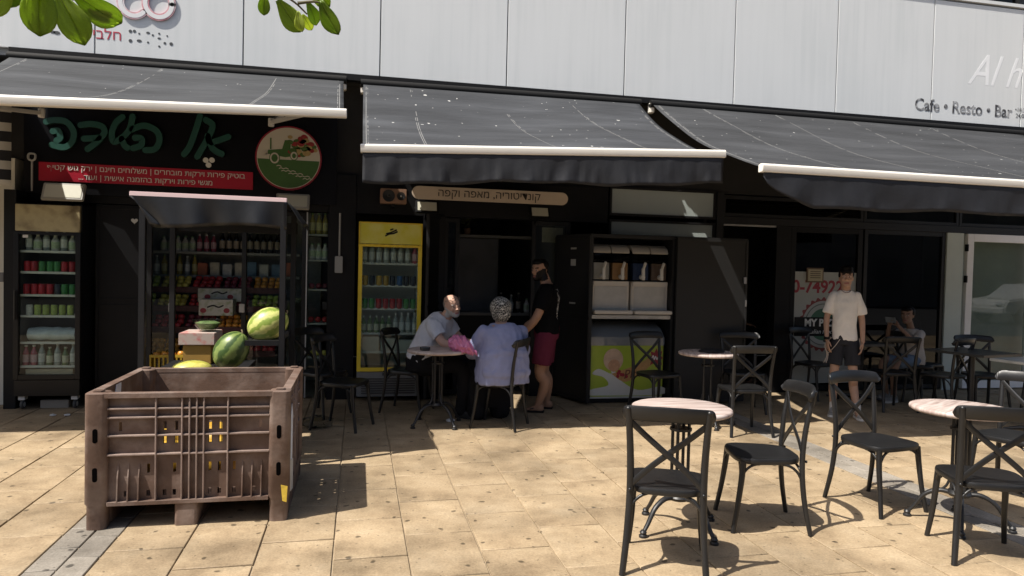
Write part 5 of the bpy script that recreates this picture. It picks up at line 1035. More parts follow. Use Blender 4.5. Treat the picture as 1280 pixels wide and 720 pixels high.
def hand(mb, wrist, d, n, s, curl=.35, sc=1.):  # d: finger direction, n: palm normal, s: towards the thumb
    w_ = Vector(wrist); d = Vector(d).normalized(); n = Vector(n); n = (n-d*n.dot(d)).normalized(); s = Vector(s); s = (s-d*s.dot(d)-n*s.dot(n)).normalized()
    M = Matrix((s, d, n)).transposed(); mb.ell(w_+d*.05*sc, (.040*sc, .052*sc, .016*sc), 14, 10, M)
    for k, L_ in enumerate((.070, .080, .074, .058)):
        o = w_+d*.085*sc+s*(.029-.0195*k)*sc; p1 = o+(d*math.cos(curl*.4)+n*math.sin(curl*.4))*L_*.45*sc; p2 = p1+(d*math.cos(curl*1.2)+n*math.sin(curl*1.2))*L_*.33*sc; p3 = p2+(d*math.cos(curl*2)+n*math.sin(curl*2))*L_*.25*sc
        limb(mb, [o-d*.02*sc, p1, p2, p3], [.0095*sc, .009*sc, .008*sc, .0068*sc], 8, 2)
    o = w_+d*.03*sc+s*.028*sc; limb(mb, [o, o+(s*.8+d*.6)*.035*sc+n*.008, o+(s*.75+d*1.5)*.045*sc+n*.02], [.012*sc, .010*sc, .008*sc], 8, 2)
def frame(c, yaw, pitch=0, roll=0): return Matrix.Translation(c) @ Matrix.Rotation(yaw, 4, 'Z') @ Matrix.Rotation(pitch, 4, 'X') @ Matrix.Rotation(roll, 4, 'Y')
def hairmesh(H, name, m_, parent, lumps, vox=.007, wr=.006, ws=45):
    mb = MB(); M3 = H.to_3x3()
    for c, r in lumps: mb.ell(H @ Vector(c), r, 18, 12, M3)
    return remesh(name, mb, vox, m_, parent, None, 2, wr, ws)
def cloth(nm, c, rough=.9, var=.1, **k): return mat(nm, c, rough, var=var, vs_=6, bump=.25, bs=300, spec=.1, **k)
def shoe(mb_sole, mb_up, toe, heel, up=.075, wd=.046):
    toe, heel = Vector(toe), Vector(heel); d = (toe-heel).normalized(); s = V3(-d.y, d.x, 0); L_ = (toe-heel).length; prof = [(0, .028, .07), (.12, .036, .085), (.3, .036, .085), (.5, .038, .065), (.7, .046, .05), (.88, .042, .042), (1, .022, .03)]
    mb_up.loft([[heel+d*L_*t+s*a*x+V3(0, 0, .022+z*max(0, y)) for x, y in [(math.cos(q), math.sin(q)) for q in [2*PI*j/14 for j in range(14)]]] for t, a, z in prof])
    mb_sole.loft([[heel+d*L_*t*1.02+s*(a+.004)*x+V3(0, 0, .002+(.024 if y > 0 else 0)) for x, y in [(math.cos(q), math.sin(q)) for q in [2*PI*j/14+.01 for j in range(14)]]] for t, a, z in prof])

# --- boy in white T-shirt, standing (local: faces -y, his left is +x)
SK = (.44, .27, .19)
boy = thing('person', 'young person in white T-shirt and dark shorts standing by the pizza shop', 'person', (5.46, 7.12, 0), R(-30)); boy.scale = (.93, .97, 1)
mb = MB(); H = frame((-.005, -.03, 1.582), R(-4), R(-4))
head(mb, H); limb(mb, [(0, .0, 1.52), (0, .012, 1.44), (0, .02, 1.36)], [.052, .058, .075])
U = (1, 0, 0); trunk(mb, [((0, .01, .84), U, .115, .08), ((0, .01, .93), U, .125, .085), ((0, .0, 1.05), U, .11, .08), ((0, .0, 1.18), U, .122, .085), ((0, .01, 1.30), U, .130, .085), ((0, .015, 1.38), U, .110, .062), ((0, .015, 1.44), U, .06, .05)])
for s, el, wr_ in ((-1, (-.205, -.0, 1.11), (-.205, -.09, .88)), (1, (.195, .03, 1.11), (.205, -.03, .86))):
    limb(mb, [(s*.136, .015, 1.36), el, wr_], [.040, .036, .025])
    hand(mb, wr_, (-s*.12, -.25, -1), (-s, .2, 0), (0, -1, 0), .4)
FT = {-1: ((-.10, .0, .07), (-.105, -.04, .47)), 1: ((.16, -.10, .07), (.11, -.05, .47))}
for s in (-1, 1): limb(mb, [(s*.075, .01, .86), FT[s][1], (FT[s][1][0]+(FT[s][0][0]-FT[s][1][0])*.3, FT[s][1][1]*.5+.03, .34), FT[s][0]], [.068, .053, .052, .036]); limb(mb, [FT[s][0], (FT[s][0][0], FT[s][0][1]-.10, .04)], [.036, .028])
remesh('body', mb, .0062, m_skin, boy, face_col(H, SK, (.30, .12, .10)))
mb = MB(); trunk(mb, [((0, .01, .87), U, .150, .115), ((0, .01, .95), U, .145, .11), ((0, .0, 1.05), U, .138, .102), ((0, .0, 1.18), U, .143, .102), ((0, .01, 1.30), U, .155, .105), ((0, .015, 1.385), U, .140, .082), ((0, .018, 1.435), U, .078, .062)])
for s, el in ((-1, (-.196, .003, 1.17)), (1, (.188, .025, 1.17))): limb(mb, [(s*.128, .015, 1.375), ((s*.128+el[0])/2+s*.004, .012, 1.275), el], [.060, .060, .062], e=0)
remesh('tshirt', mb, .009, cloth('white_tshirt', (.82, .77, .71)), boy, None, 3, .011, 10)
mb = MB(); trunk(mb, [((0, .01, .99), U, .136, .10), ((0, .01, .88), U, .146, .108), ((0, .01, .82), U, .142, .105)])
for s in (-1, 1): limb(mb, [(s*.075, .01, .86), (s*.092, -.015, .70), (s*.103, -.028, .585)], [.090, .090, .094], e=0)
remesh('shorts', mb, .009, cloth('dark_shorts', (.035, .035, .040)), boy, None, 3, .012, 11)
m_hair = mat('dark_hair', (.006, .0045, .004), .55, var=.3, vs_=30, bump=.6, bs=60, spec=.15)
hairmesh(H, 'hair', m_hair, boy, [((0, .03, .045), (.089, .093, .096)), ((0, -.045, .094), (.074, .060, .048)), ((.02, -.080, .066), (.048, .030, .026)), ((-.03, -.080, .064), (.040, .028, .026)), ((.066, .0, .04), (.018, .04, .045)), ((-.066, .0, .04), (.018, .04, .045)), ((0, .075, -.01), (.06, .03, .06))])
su, ss, sk_ = MB(), MB(), MB()
for s in (-1, 1):
    a = Vector(FT[s][0]); shoe(ss, su, (a.x+s*.035, a.y-.185, 0), (a.x-s*.005, a.y+.065, 0)); limb(sk_, [(a.x, a.y, .06), (a.x, a.y-.002, .135)], [.043, .041])
su.build('sneakers', mat('sneaker_grey', (.30, .29, .28), .7, col2=(.06, .06, .06), mix=.1, ms=18), boy, smooth=60); ss.build('soles', mat('sole_white', (.6, .59, .56), .6), boy, smooth=50); sk_.build('socks', cloth('white_sock', (.6, .58, .55)), boy, smooth=60)
MB().lathe([(.031, -.014), (.036, -.012), (.036, .012), (.031, .014)], 16, (-.206, -.085, .895), Matrix.Rotation(.3, 3, 'X')).build('watch', m_black, boy, smooth=40)
mb = MB()
for k in range(3): mb.tube(spline([(-.17+.012*k, -.02-.02*k, .90), (-.205-.01*k, -.04-.015*k, .80), (-.195+.012*k, -.05, .68), (-.23+.03*k, -.055, .60)]), .0045, 6)
mb.tube(spline([(-.06, -.115, .885), (-.12, -.125, .80), (-.20, -.09, .70)]), .004, 6); mb.tube(spline([(.165, -.02, .90), (.185, -.03, .80), (.18, -.035, .72)]), .004, 6); mb.build('strings', cloth('cream_string', (.50, .42, .36)), boy, smooth=50)
MB().tube(spline([(-.052, -.02, 1.445), (-.035, -.055, 1.425), (0, -.066, 1.415), (.035, -.055, 1.425), (.052, -.02, 1.445)]), .003, 6).build('necklace', mat('red_cord', (.10, .03, .02), .7), boy)

# --- standing man in black T-shirt, back half turned
man = thing('person', 'bearded person in black T-shirt and maroon shorts standing beside the cabinet', 'person', (2.07, 7.72, 0), R(-112))
SK2 = (.35, .20, .13); mb = MB(); H = frame((0, -.075, 1.585), R(52), R(3)); head(mb, H)
limb(mb, [(0, -.03, 1.52), (0, .0, 1.44), (0, .02, 1.36)], [.057, .062, .08]); trunk(mb, [((0, .02, .82), U, .15, .11), ((0, .02, .92), U, .165, .125), ((0, -.01, 1.05), U, .155, .13), ((0, .0, 1.18), U, .16, .125), ((0, .02, 1.30), U, .17, .11), ((0, .025, 1.38), U, .145, .075), ((0, .02, 1.44), U, .075, .06)])
for s, el, wr_ in ((-1, (-.25, -.05, 1.10), (-.22, -.24, .95)), (1, (.26, -.06, 1.08), (.20, -.22, .88))):
    limb(mb, [(s*.178, .02, 1.35), el, wr_], [.054, .048, .031]); hand(mb, wr_, (-s*.1, -.55, -.8), (-s*.6, .5, -.3), (0, -.6, .6), .5)
MF = {-1: ((-.13, .02, .07), (-.12, -.02, .46)), 1: ((.11, -.05, .07), (.11, -.03, .46))}
for s in (-1, 1):
    limb(mb, [(s*.088, .02, .85), MF[s][1], (s*.118, .03, .33), MF[s][0]], [.090, .064, .062, .040]); a = Vector(MF[s][0])
    mb.loft([[a+V3(q*x, -.17*t+.05, z-.068+.02) for x, z in ((-.035, 0), (.035, 0), (.032, h_), (-.032, h_))] for t, q, h_ in ((0, .8, .06), (.35, .9, .065), (.75, 1.1, .035), (1.05, .9, .02))]); mb.ell(a+V3(0, .03, -.02), (.034, .045, .045), 12, 8)
remesh('body', mb, .0065, m_skin, man, face_col(H, SK2, (.22, .09, .08), beard=(.009, .007, .006)))
mb = MB(); trunk(mb, [((0, .02, .88), U, .186, .145), ((0, .02, .95), U, .185, .145), ((0, -.01, 1.05), U, .18, .15), ((0, .0, 1.18), U, .182, .142), ((0, .02, 1.30), U, .20, .135), ((0, .025, 1.385), U, .185, .10), ((0, .022, 1.44), U, .096, .075)])
for s, el in ((-1, (-.242, -.028, 1.16)), (1, (.248, -.03, 1.15))): limb(mb, [(s*.17, .02, 1.365), (s*.208, .0, 1.26), el], [.080, .080, .080], e=0)
def print_cloth():
    m, N, L, b = nodemat('black_tshirt_with_print'); b.inputs['Roughness'].default_value = .9; b.inputs['Specular IOR Level'].default_value = .08; tc = N.new('ShaderNodeTexCoord'); sp = N.new('ShaderNodeSeparateXYZ'); L.new(tc.outputs['Object'], sp.inputs[0])
    nz = N.new('ShaderNodeTexNoise'); nz.inputs['Scale'].default_value = 13; nz.inputs['Detail'].default_value = 3; nz.inputs['Distortion'].default_value = 1.6; L.new(tc.outputs['Object'], nz.inputs[0])
    def band(sock, lo, hi):
        a = N.new('ShaderNodeMath'); a.operation = 'GREATER_THAN'; L.new(sock, a.inputs[0]); a.inputs[1].default_value = lo; c = N.new('ShaderNodeMath'); c.operation = 'LESS_THAN'; L.new(sock, c.inputs[0]); c.inputs[1].default_value = hi
        d = N.new('ShaderNodeMath'); d.operation = 'MULTIPLY'; L.new(a.outputs[0], d.inputs[0]); L.new(c.outputs[0], d.inputs[1]); return d.outputs[0]
    f = None
    for s_, lo, hi in ((sp.outputs['Y'], .09, 9), (sp.outputs['Z'], 1.04, 1.38), (sp.outputs['X'], -.06, .07), (nz.outputs[0], .50, .60)):
        q = band(s_, lo, hi)
        if f is None: f = q
        else: k = N.new('ShaderNodeMath'); k.operation = 'MULTIPLY'; L.new(f, k.inputs[0]); L.new(q, k.inputs[1]); f = k.outputs[0]
    mx = N.new('ShaderNodeMix'); mx.data_type = 'RGBA'; L.new(f, mx.inputs[0]); mx.inputs[6].default_value = (.005, .005, .0055, 1); mx.inputs[7].default_value = (.5, .48, .45, 1); L.new(mx.outputs[2], b.inputs['Base Color']); return m
remesh('tshirt', mb, .009, print_cloth(), man, None, 3, .010, 8)
mb = MB(); trunk(mb, [((0, .02, .98), U, .172, .135), ((0, .02, .88), U, .182, .145), ((0, .02, .82), U, .175, .135)])
for s in (-1, 1): limb(mb, [(s*.09, .02, .85), (s*.11, -.005, .68), (s*.118, -.015, .54)], [.115, .115, .112], e=0)
remesh('shorts', mb, .009, cloth('maroon_shorts', (.12, .022, .042)), man, None, 3, .010, 9)
hairmesh(H, 'hair', m_hair, man, [((0, .03, .055), (.082, .084, .080)), ((0, -.035, .09), (.066, .056, .040)), ((0, .075, -.0), (.055, .03, .06))], wr=.003)
mb = MB()
for s in (-1, 1): a = Vector(MF[s][0]); mb.loft([[V3(a.x+q*x, a.y-.21*t+.075, z) for x, z in ((-.045, .002), (.045, .002), (.045, .020), (-.045, .020))] for t, q in ((0, .75), (.4, .8), (.8, 1.08), (1.08, .7))]); mb.bar((a.x-.045, a.y-.06, .045), (a.x+.045, a.y-.06, .045), .05, .012, (0, 1, .3))
mb.build('sandals', m_black, man, bevel=.003)

# --- seated man in pale T-shirt, turned towards the camera (world axes, sits facing +x)
sm = thing('person', 'grey-bearded person in pale grey T-shirt sitting at a shaded table', 'person', (.72, 7.70, 0), R(-22))
SK3 = (.52, .32, .24); mb = MB(); H = frame((.31, -.06, 1.185), R(48), R(6), R(-10)); head(mb, H)
UY = (.25, .97, 0); limb(mb, [(.28, -.03, 1.12), (.23, -.01, 1.06), (.17, .0, .98)], [.058, .062, .08])
TR_ = [((-.04, .0, .47), UY, .17, .13), ((-.035, .0, .58), UY, .175, .14), ((.02, .0, .72), UY, .165, .145), ((.09, .0, .86), UY, .175, .135), ((.14, .0, .95), UY, .185, .12), ((.185, .0, 1.03), UY, .155, .085), ((.22, .0, 1.075), UY, .075, .065)]
trunk(mb, TR_)
ARM = {-1: ((.13, -.175, .99), (.28, -.24, .80), (.50, -.22, .80)), 1: ((.18, .175, .99), (.36, .20, .80), (.52, .0, .80))}
for s in (-1, 1): limb(mb, ARM[s], [.054, .046, .031]); hand(mb, ARM[s][2], (.95, .25 if s < 0 else -.4, -.05), (0, 0, -1), (0, 1 if s < 0 else -1, 0), .4)
LEG = {-1: ((.02, -.10, .53), (.46, -.12, .53), (.44, -.10, .08)), 1: ((.02, .10, .53), (.46, .14, .53), (.40, .16, .08))}
for s in (-1, 1): limb(mb, LEG[s], [.095, .062, .042], 14, 6)
remesh('body', mb, .0065, m_skin, sm, face_col(H, SK3, (.30, .12, .11), (.2, .18, .17), beard=(.40, .39, .38), bz=-.035))
mb = MB(); trunk(mb, [(c, u, a+.024, b+.022) for c, u, a, b in TR_[1:]])
for s in (-1, 1): limb(mb, [ARM[s][0], Vector(ARM[s][0]).lerp(Vector(ARM[s][1]), .66)], [.080, .078], e=0)
remesh('tshirt', mb, .009, cloth('pale_grey_tshirt', (.58, .59, .64)), sm, None, 3, .016, 10)
mb = MB(); trunk(mb, [(c, u, a+.015, b+.015) for c, u, a, b in TR_[:3]])
for s in (-1, 1): limb(mb, LEG[s], [.110, .085, .066], 14, 6)
remesh('trousers', mb, .010, cloth('black_trousers', (.013, .013, .015)), sm, None, 3, .010, 8)
su, ss = MB(), MB()
for s in (-1, 1): a = Vector(LEG[s][2]); shoe(ss, su, (a.x+.20, a.y-.03, 0), (a.x-.05, a.y, 0))
su.build('shoes', m_black, sm, smooth=60); ss.build('soles', m_black, sm, smooth=60)
hairmesh(H, 'hair', mat('short_grey_hair', (.22, .19, .17), .8, var=.3, vs_=40), sm, [((0, .035, .022), (.079, .074, .070)), ((0, .07, -.01), (.06, .035, .06))], wr=.002)
mb = MB()
for s in (-1, 1): mb.tube([H @ V3(s*.032+.026*math.cos(a), -.077-.004*math.sin(a), .085+.018*math.sin(a)) for a in [2*PI*k/14 for k in range(15)]], .0028, 6); mb.tube([H @ V3(s*.058, -.074, .085), H @ V3(s*.078, -.02, .07), H @ V3(s*.08, .04, .045)], .0024, 6)
mb.tube([H @ V3(-.007, -.079, .086), H @ V3(.007, -.079, .086)], .003, 6); mb.build('glasses', mat('glasses_metal', (.3, .28, .25), .3, metal=.8), sm, smooth=60)

# --- seated woman in blue with a patterned head scarf, from behind
wo = thing('person', 'person in lavender blue top and patterned head scarf, seated back to us', 'person', (1.44, 7.04, 0), R(-172))
# local: faces -y; rotation turns her towards the left rear
mb = MB(); H = frame((0, -.09, 1.17), R(-8), R(-8)); head(mb, H); limb(mb, [(0, -.07, 1.10), (0, -.03, 1.02), (0, .0, .96)], [.056, .062, .09])
TW = [((0, .02, .47), U, .21, .17), ((0, .03, .56), U, .255, .21), ((0, .02, .68), U, .245, .205), ((0, .0, .80), U, .215, .18), ((0, -.01, .91), U, .205, .155), ((0, -.015, .99), U, .175, .115), ((0, -.02, 1.04), U, .09, .075)]
trunk(mb, TW); AW = {-1: ((-.195, -.02, .95), (-.275, -.12, .73), (-.15, -.36, .74)), 1: ((.195, -.02, .95), (.275, -.13, .73), (.14, -.37, .74))}
for s in (-1, 1): limb(mb, AW[s], [.070, .055, .034]); hand(mb, AW[s][2], (-s*.5, -.85, .05), (0, 0, -1), (-s, 0, 0), .4)
LW = {-1: ((-.11, -.02, .54), (-.14, -.44, .53), (-.13, -.38, .08)), 1: ((.11, -.02, .54), (.14, -.44, .53), (.13, -.36, .08))}
for s in (-1, 1): limb(mb, LW[s], [.115, .075, .045], 14, 6)
remesh('body', mb, .0075, m_skin, wo, face_col(H, (.38, .24, .18), (.3, .12, .1)))
mb = MB(); trunk(mb, [(c, u, a+.022, b+.022) for c, u, a, b in [((0, .035, .44), U, .245, .20)]+TW[1:]])
for s in (-1, 1): limb(mb, [AW[s][0], AW[s][1], Vector(AW[s][1]).lerp(Vector(AW[s][2]), .9)], [.076, .070, .052])
mb.ell((0, .15, .56), (.26, .125, .10)); mb.ell((0, .14, .74), (.235, .10, .085))
remesh('top', mb, .009, cloth('lavender_top', (.25, .27, .42)), wo, None, 3, .016, 10)
mb = MB(); trunk(mb, [((0, .03, .455), U, .235, .195), ((0, .0, .50), U, .24, .20), ((0, -.05, .60), U, .21, .17)])
for s in (-1, 1): limb(mb, LW[s], [.135, .115, .11], 14, 6)
mb.loft([[V3(a, -.40+b_, z) for a, b_ in ((-.24, -.09), (.24, -.09), (.24, .12), (-.24, .12))] for z in (.12, .55)])
remesh('skirt', mb, .012, cloth('black_skirt', (.012, .012, .014)), wo, None, 4, .012, 7)
su = MB()
for s in (-1, 1): a = Vector(LW[s][2]); shoe(su, su, (a.x, a.y-.19, 0), (a.x, a.y+.05, 0))
su.build('shoes', m_black, wo, smooth=60)
m_sc, N, L, b = nodemat('black_white_scarf'); b.inputs['Roughness'].default_value = .8; tc = N.new('ShaderNodeTexCoord'); vo = N.new('ShaderNodeTexVoronoi'); vo.feature = 'DISTANCE_TO_EDGE'; vo.inputs['Scale'].default_value = 48; L.new(tc.outputs['Object'], vo.inputs[0])
nz = N.new('ShaderNodeTexNoise'); nz.inputs['Scale'].default_value = 55; L.new(tc.outputs['Object'], nz.inputs[0]); ad = N.new('ShaderNodeMath'); ad.operation = 'MULTIPLY_ADD'; L.new(nz.outputs[0], ad.inputs[0]); ad.inputs[1].default_value = .22; L.new(vo.outputs['Distance'], ad.inputs[2]); rp = ramp(N, [(0, (.55, .53, .48)), (.165, (.015, .015, .015))], 'CONSTANT'); L.new(ad.outputs[0], rp.inputs[0]); L.new(rp.outputs[0], b.inputs['Base Color'])
hairmesh(H, 'head_scarf', m_sc, wo, [((0, .035, .030), (.112, .120, .116)), ((0, .08, -.02), (.10, .08, .09)), ((0, .06, -.085), (.06, .05, .045))], .008, .004, 20)

# --- girl with a phone, seated, facing left
gi = thing('person', 'child in pale T-shirt sitting by the dark pane, holding up a phone', 'person', (7.12, 7.98, 0), R(-78))
mb = MB(); H = frame((0, -.08, 1.11), R(18), R(4)); M_ = .92; head(mb, H @ Matrix.Diagonal((M_, M_, M_, 1))); limb(mb, [(0, -.05, 1.03), (0, -.02, .96), (0, .0, .90)], [.042, .044, .06])
TG = [((0, .03, .47), U, .14, .10), ((0, .04, .56), U, .135, .10), ((0, .02, .68), U, .12, .09), ((0, .0, .80), U, .135, .09), ((0, -.01, .88), U, .14, .08), ((0, -.01, .93), U, .07, .05)]
trunk(mb, TG); AG = {-1: ((-.14, -.01, .87), (-.20, -.16, .78), (-.09, -.30, .97)), 1: ((.14, -.01, .87), (.20, -.17, .78), (.06, -.32, .97))}
for s in (-1, 1): limb(mb, AG[s], [.043, .033, .023]); hand(mb, AG[s][2], (-s*.3, -.4, .8), (0, -.9, -.4), (-s, 0, .2), .7, .8)
LG = {-1: ((-.07, .0, .52), (-.09, -.38, .50), (-.10, -.30, .08)), 1: ((.07, .0, .52), (.09, -.38, .50), (.10, -.42, .08))}
for s in (-1, 1): limb(mb, LG[s], [.075, .05, .034], 14, 6)
remesh('body', mb, .006, m_skin, gi, face_col(H @ Matrix.Diagonal((M_, M_, M_, 1)), (.30, .18, .125), (.28, .1, .09)))
mb = MB(); trunk(mb, [(c, u, a+.022, b+.022) for c, u, a, b in TG])
for s in (-1, 1): limb(mb, [AG[s][0], Vector(AG[s][0]).lerp(Vector(AG[s][1]), .7)], [.058, .06], e=0)
remesh('tshirt', mb, .008, cloth('pale_tshirt', (.58, .51, .45)), gi, None, 3, .008, 10)
mb = MB(); trunk(mb, [(c, u, a+.012, b+.012) for c, u, a, b in TG[:2]])
for s in (-1, 1): limb(mb, [LG[s][0], Vector(LG[s][0]).lerp(Vector(LG[s][1]), .75)], [.088, .085])
remesh('denim_shorts', mb, .009, cloth('denim', (.16, .21, .28)), gi, None, 3, .006, 10)
hairmesh(H, 'hair', m_hair, gi, [((0, .03, .035), (.084, .090, .088)), ((0, -.04, .075), (.058, .045, .028)), ((0, .10, .02), (.03, .04, .03)), ((0, .125, -.04), (.026, .028, .06)), ((.01, .13, -.11), (.02, .022, .05))])
su, ss = MB(), MB()
for s in (-1, 1): a = Vector(LG[s][2]); shoe(ss, su, (a.x, a.y-.17, 0), (a.x, a.y+.05, 0))
su.build('sneakers', MATS['sneaker_grey'], gi, smooth=60); ss.build('soles', MATS['sole_white'], gi, smooth=50)
ph = MB().box(-.075, .075, -.005, .005, -.038, .038).build('phone', mat('phone_case', (.25, .27, .28), .3), bevel=.006); ph.matrix_world = Matrix.Translation((7.12, 7.98, 0)) @ Matrix.Rotation(R(-78), 4, 'Z') @ Matrix.Translation((-.01, -.385, 1.05)) @ Matrix.Rotation(.3, 4, 'X'); tag(ph, 'grey phone held up by the seated child', 'phone')

# --- worker with white cap inside the dark doorway
wk = thing('person', 'person in white cap and pale shirt inside the dark doorway', 'person', (5.28, 9.6, 0), R(70))
mb = MB(); H = frame((0, -.10, 1.30), R(0), R(18)); head(mb, H); limb(mb, [(0, -.05, 1.22), (0, .0, 1.13), (0, .02, 1.06)], [.055, .06, .08]); TK = [((0, .02, .45), U, .16, .12), ((0, .02, .65), U, .165, .12), ((0, .02, .85), U, .17, .12), ((0, .01, 1.0), U, .18, .115), ((0, .0, 1.09), U, .16, .09), ((0, -.01, 1.14), U, .08, .06)]; trunk(mb, TK)
for s in (-1, 1): limb(mb, [(s*.18, .0, 1.07), (s*.24, -.10, .86), (s*.16, -.32, .88)], [.06, .045, .03]); hand(mb, (s*.16, -.32, .88), (0, -1, -.2), (0, 0, -1), (-s, 0, 0)); limb(mb, [(s*.09, .02, .52), (s*.10, -.40, .50), (s*.10, -.36, .08)], [.1, .065, .045]); mb.ell((s*.1, -.42, .04), (.045, .12, .04))
remesh('body', mb, .008, m_skin, wk, face_col(H, (.30, .18, .13), (.25, .1, .1)))
mb = MB(); trunk(mb, [(c, u, a+.02, b+.02) for c, u, a, b in TK]); [limb(mb, [(s*.18, .0, 1.07), (s*.222, -.07, .92)], [.075, .075]) for s in (-1, 1)]; remesh('shirt', mb, .010, cloth('worker_shirt', (.40, .40, .39)), wk, None, 3, .010, 8)
mb = MB(); [limb(mb, [(s*.09, .02, .52), (s*.10, -.40, .50), (s*.10, -.36, .09)], [.12, .085, .07]) for s in (-1, 1)]; remesh('trousers', mb, .011, MATS['black_trousers'], wk)
mb = MB(); M3 = H.to_3x3(); mb.ell(H @ V3(0, .01, .062), (.086, .104, .066), 18, 10, M3); mb.ell(H @ V3(0, -.115, .035), (.066, .062, .010), 16, 6, M3); remesh('cap', mb, .007, cloth('white_cap', (.55, .54, .50)), wk)
st2 = thing('counter_stool', 'low dark stool inside the pizza shop doorway', 'stool', (5.28, 9.6, 0)); MB().lathe([(0, .38), (.17, .38), (.18, .40), (.17, .42), (0, .42)], 20).build('seat', m_black, st2, smooth=40)
for k in range(4): a = PI/4+PI/2*k; MB().tube([(.16*math.cos(a), .16*math.sin(a), 0), (.12*math.cos(a), .12*math.sin(a), .38)], .013, 8).build('leg', m_black, st2, smooth=40)

# ------------------------------------------------------------------ leaves hanging into the top of the picture
def leaf_mat():
    m, N, L, b = nodemat('bauhinia_leaf'); oi = N.new('ShaderNodeObjectInfo'); tc = N.new('ShaderNodeTexCoord'); nz = N.new('ShaderNodeTexNoise'); nz.inputs['Scale'].default_value = 30; nz.inputs['Detail'].default_value = 5; L.new(tc.outputs['Object'], nz.inputs[0])
    r1 = ramp(N, [(0, (.15, .22, .018)), (.5, (.23, .30, .03)), (1, (.38, .43, .08))]); L.new(oi.outputs['Random'], r1.inputs[0]); hv = N.new('ShaderNodeHueSaturation'); L.new(r1.outputs[0], hv.inputs['Color']); mr = N.new('ShaderNodeMapRange'); mr.inputs[3].default_value = .8; mr.inputs[4].default_value = 1.2; L.new(nz.outputs[0], mr.inputs[0]); L.new(mr.outputs[0], hv.inputs['Value'])
    L.new(hv.outputs[0], b.inputs['Base Color']); b.inputs['Roughness'].default_value = .45; o = N['Material Output']; tr = N.new('ShaderNodeBsdfTranslucent'); h2 = N.new('ShaderNodeHueSaturation'); h2.inputs['Value'].default_value = 2.4; L.new(hv.outputs[0], h2.inputs['Color']); L.new(h2.outputs[0], tr.inputs[0]); mx = N.new('ShaderNodeMixShader'); mx.inputs[0].default_value = .5; L.new(b.outputs[0], mx.inputs[1]); L.new(tr.outputs[0], mx.inputs[2]); L.new(mx.outputs[0], o.inputs[0]); return m
m_leaf = leaf_mat(); m_vein = mat('leaf_vein', (.20, .24, .06), .6); m_twig = mat('twig', (.10, .085, .04), .8, var=.2)
def leaf_mesh(seed):
    rv = random.Random(seed); n = 9; mb = MB()
    for s in (-1, 1):                        # two rounded lobes hinged on the midrib
        rows = []
        for j in range(11):
            t = j/10; y = t; wd_ = .44*math.sin(PI*min(1, .04+.96*t**1.45))**.62; x0 = 0
            rows.append([(s*(x0+(max(wd_, .02)-x0)*i/6 if wd_ > x0 else x0), y, -.28*(i/6*wd_)**1.4+.06*math.sin(t*4+seed)+.02*math.sin(i*2+t*7)) for i in range(7)])
        mb.add([p for r in rows for p in r], [(j*7+i, j*7+i+1, (j+1)*7+i+1, (j+1)*7+i) for j in range(10) for i in range(6)])
    return mb.mesh('leaf', m_leaf, smooth=80)
LM = [leaf_mesh(k) for k in range(5)]
def branch(label, twigs, leaves, dist):
    t = thing('tree_branch', label, 'branch'); rv = random.Random(len(leaves))
    def P(px, py, dd=0): d = _ray(px, py).normalized(); return V3(0, 0, EYE)+d*(dist+dd)
    for tw in twigs: pts = spline([P(*q) for q in tw]); MB().tube(pts, [.0032-.0018*i/(len(pts)-1) for i in range(len(pts))], 6).build('twig', m_twig, t, smooth=50)
    for k, (bx, by, tx, ty, dd, tip) in enumerate(leaves):
        b_, e = P(bx, by, dd), P(tx, ty, dd+tip); d = e-b_; L_ = d.length; d.normalize(); vn = _ray((bx+tx)/2, (by+ty)/2).normalized(); sd = d.cross(vn).normalized(); nn = sd.cross(d)
        a = rv.uniform(-.55, .55); sd2 = sd*math.cos(a)+nn*math.sin(a); nn2 = sd2.cross(d)
        M = Matrix(((sd2.x, d.x, nn2.x, b_.x), (sd2.y, d.y, nn2.y, b_.y), (sd2.z, d.z, nn2.z, b_.z), (0, 0, 0, 1))) @ Matrix.Diagonal((L_*.64, L_, L_, 1))
        o = link('leaf', LM[k % 5], t); o.matrix_world = M; o.modifiers.new('s', 'SOLIDIFY').thickness = .012
        q = [M @ V3(0, y, .06*math.sin(y*4+(k % 5))+.012) for y in (0, .2, .4, .6, .78)]; v_ = MB().tube(q, .0006, 5).build('midrib', m_vein, t)
    return t
branch('leafy twig with broad two-lobed leaves at the top left corner', [[(-60, -60), (0, -30), (60, -12), (110, -4)], [(60, -12), (45, -6), (40, 0)], [(100, -5), (90, 0)]],
       [(14, -25, -18, 20, .02, 0), (48, -30, 50, 45, 0, .01), (72, -10, 106, 57, .03, -.01), (92, -8, 153, 30, .05, .03), (100, -14, 134, 26, .07, .0), (70, -20, 122, -2, .06, .02), (20, -50, 6, 10, .08, 0), (95, -28, 130, -8, .03, .02), (30, -70, -30, -30, .05, 0), (110, -40, 160, -30, .06, 0)], 1.45)
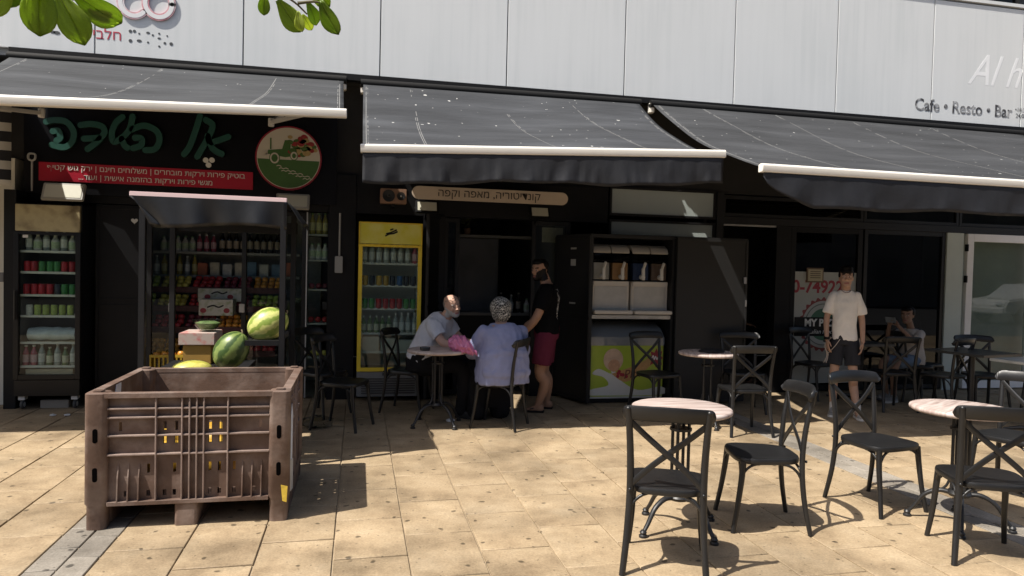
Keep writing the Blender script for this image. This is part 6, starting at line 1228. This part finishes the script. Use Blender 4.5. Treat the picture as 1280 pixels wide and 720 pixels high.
branch('leafy twig with bright green leaves at the top, left of centre', [[(360, -70), (348, -30), (356, -8), (372, 6), (384, 18)], [(356, -8), (338, -8), (330, -6)], [(372, 4), (392, 2), (404, 4)]],
       [(330, -8, 330, 19, .0, .01), (347, 0, 376, 40, .02, 0), (372, 14, 378, 40, -.02, 0), (384, 2, 396, 32, .03, .01), (402, 0, 422, 44, .0, 0), (386, -14, 412, 8, .05, .02), (350, -34, 330, -14, .03, 0), (372, -40, 396, -16, .05, 0), (378, 18, 390, 38, .06, .01)], 1.5)

# ------------------------------------------------------------------ across the plaza, behind the viewer (building added to block sky light; car seen mirrored)
OB = thing('added_facing_building', 'plain building added across the plaza to block sky light and dim reflections', 'building')
boxo('wall', mat('facing_render', (.22, .21, .195), .85, var=.15, vs_=1), OB, -40, 45, -17, -16, 0, 7)
for r1 in range(2):
    for k in range(-12, 14): o = boxo('window', mat('facing_glass', (.13, .13, .13), .5), OB, k*3.0+.4, k*3.0+2.0, -15.999, -15.97, .9+r1*3.3, 2.6+r1*3.3)
CA = thing('parked_car', 'white car parked behind the viewer, mirrored in the right glass door', 'car', (24.7, -4.5, 0), 0)
prof = [(-2.25, .35), (-2.28, .62), (-2.1, .88), (-1.25, .98), (-.55, 1.45), (.9, 1.5), (1.75, 1.1), (2.2, 1.0), (2.28, .6), (2.2, .35)]
MB().loft([[V3(x, y, z if z < 1 else z-(abs(y) > .75)*.0) for x, z in prof] for y in (-.86, .86)]).build('body', mat('white_car_paint', (.75, .76, .77), .2, coat=.6), CA, bevel=.06, bseg=3)
for s in (-1, 1): MB().prism([(-1.05, 1.0), (-.5, 1.40), (.8, 1.43), (1.45, 1.06)], lambda a, b, d: V3(a, s*(.865+d), b), .006).build('side_window', mat('car_glass', (.01, .012, .014), .08, spec=.7), CA)
for x in (-1.4, 1.4):
    for s in (-1, 1):
        w_ = MB().lathe([(.17, -.1), (.31, -.1), (.34, -.06), (.34, .06), (.31, .1), (.17, .1)], 28, (x, s*.80, .34), Matrix.Rotation(PI/2, 3, 'X')).build('tyre', mat('tyre_rubber', (.02, .02, .02), .8), CA, smooth=40); MB().lathe([(0, -.09), (.2, -.105), (.2, .105), (0, .09)], 20, (x, s*.80, .34), Matrix.Rotation(PI/2, 3, 'X')).build('rim', MATS['steel'], w_, smooth=40)
for s in (-1, 1): MB().ell((-2.22, s*.62, .72), (.06, .16, .09)).build('headlight', mat('lamp_glass', (.6, .62, .65), .1), CA, smooth=60)
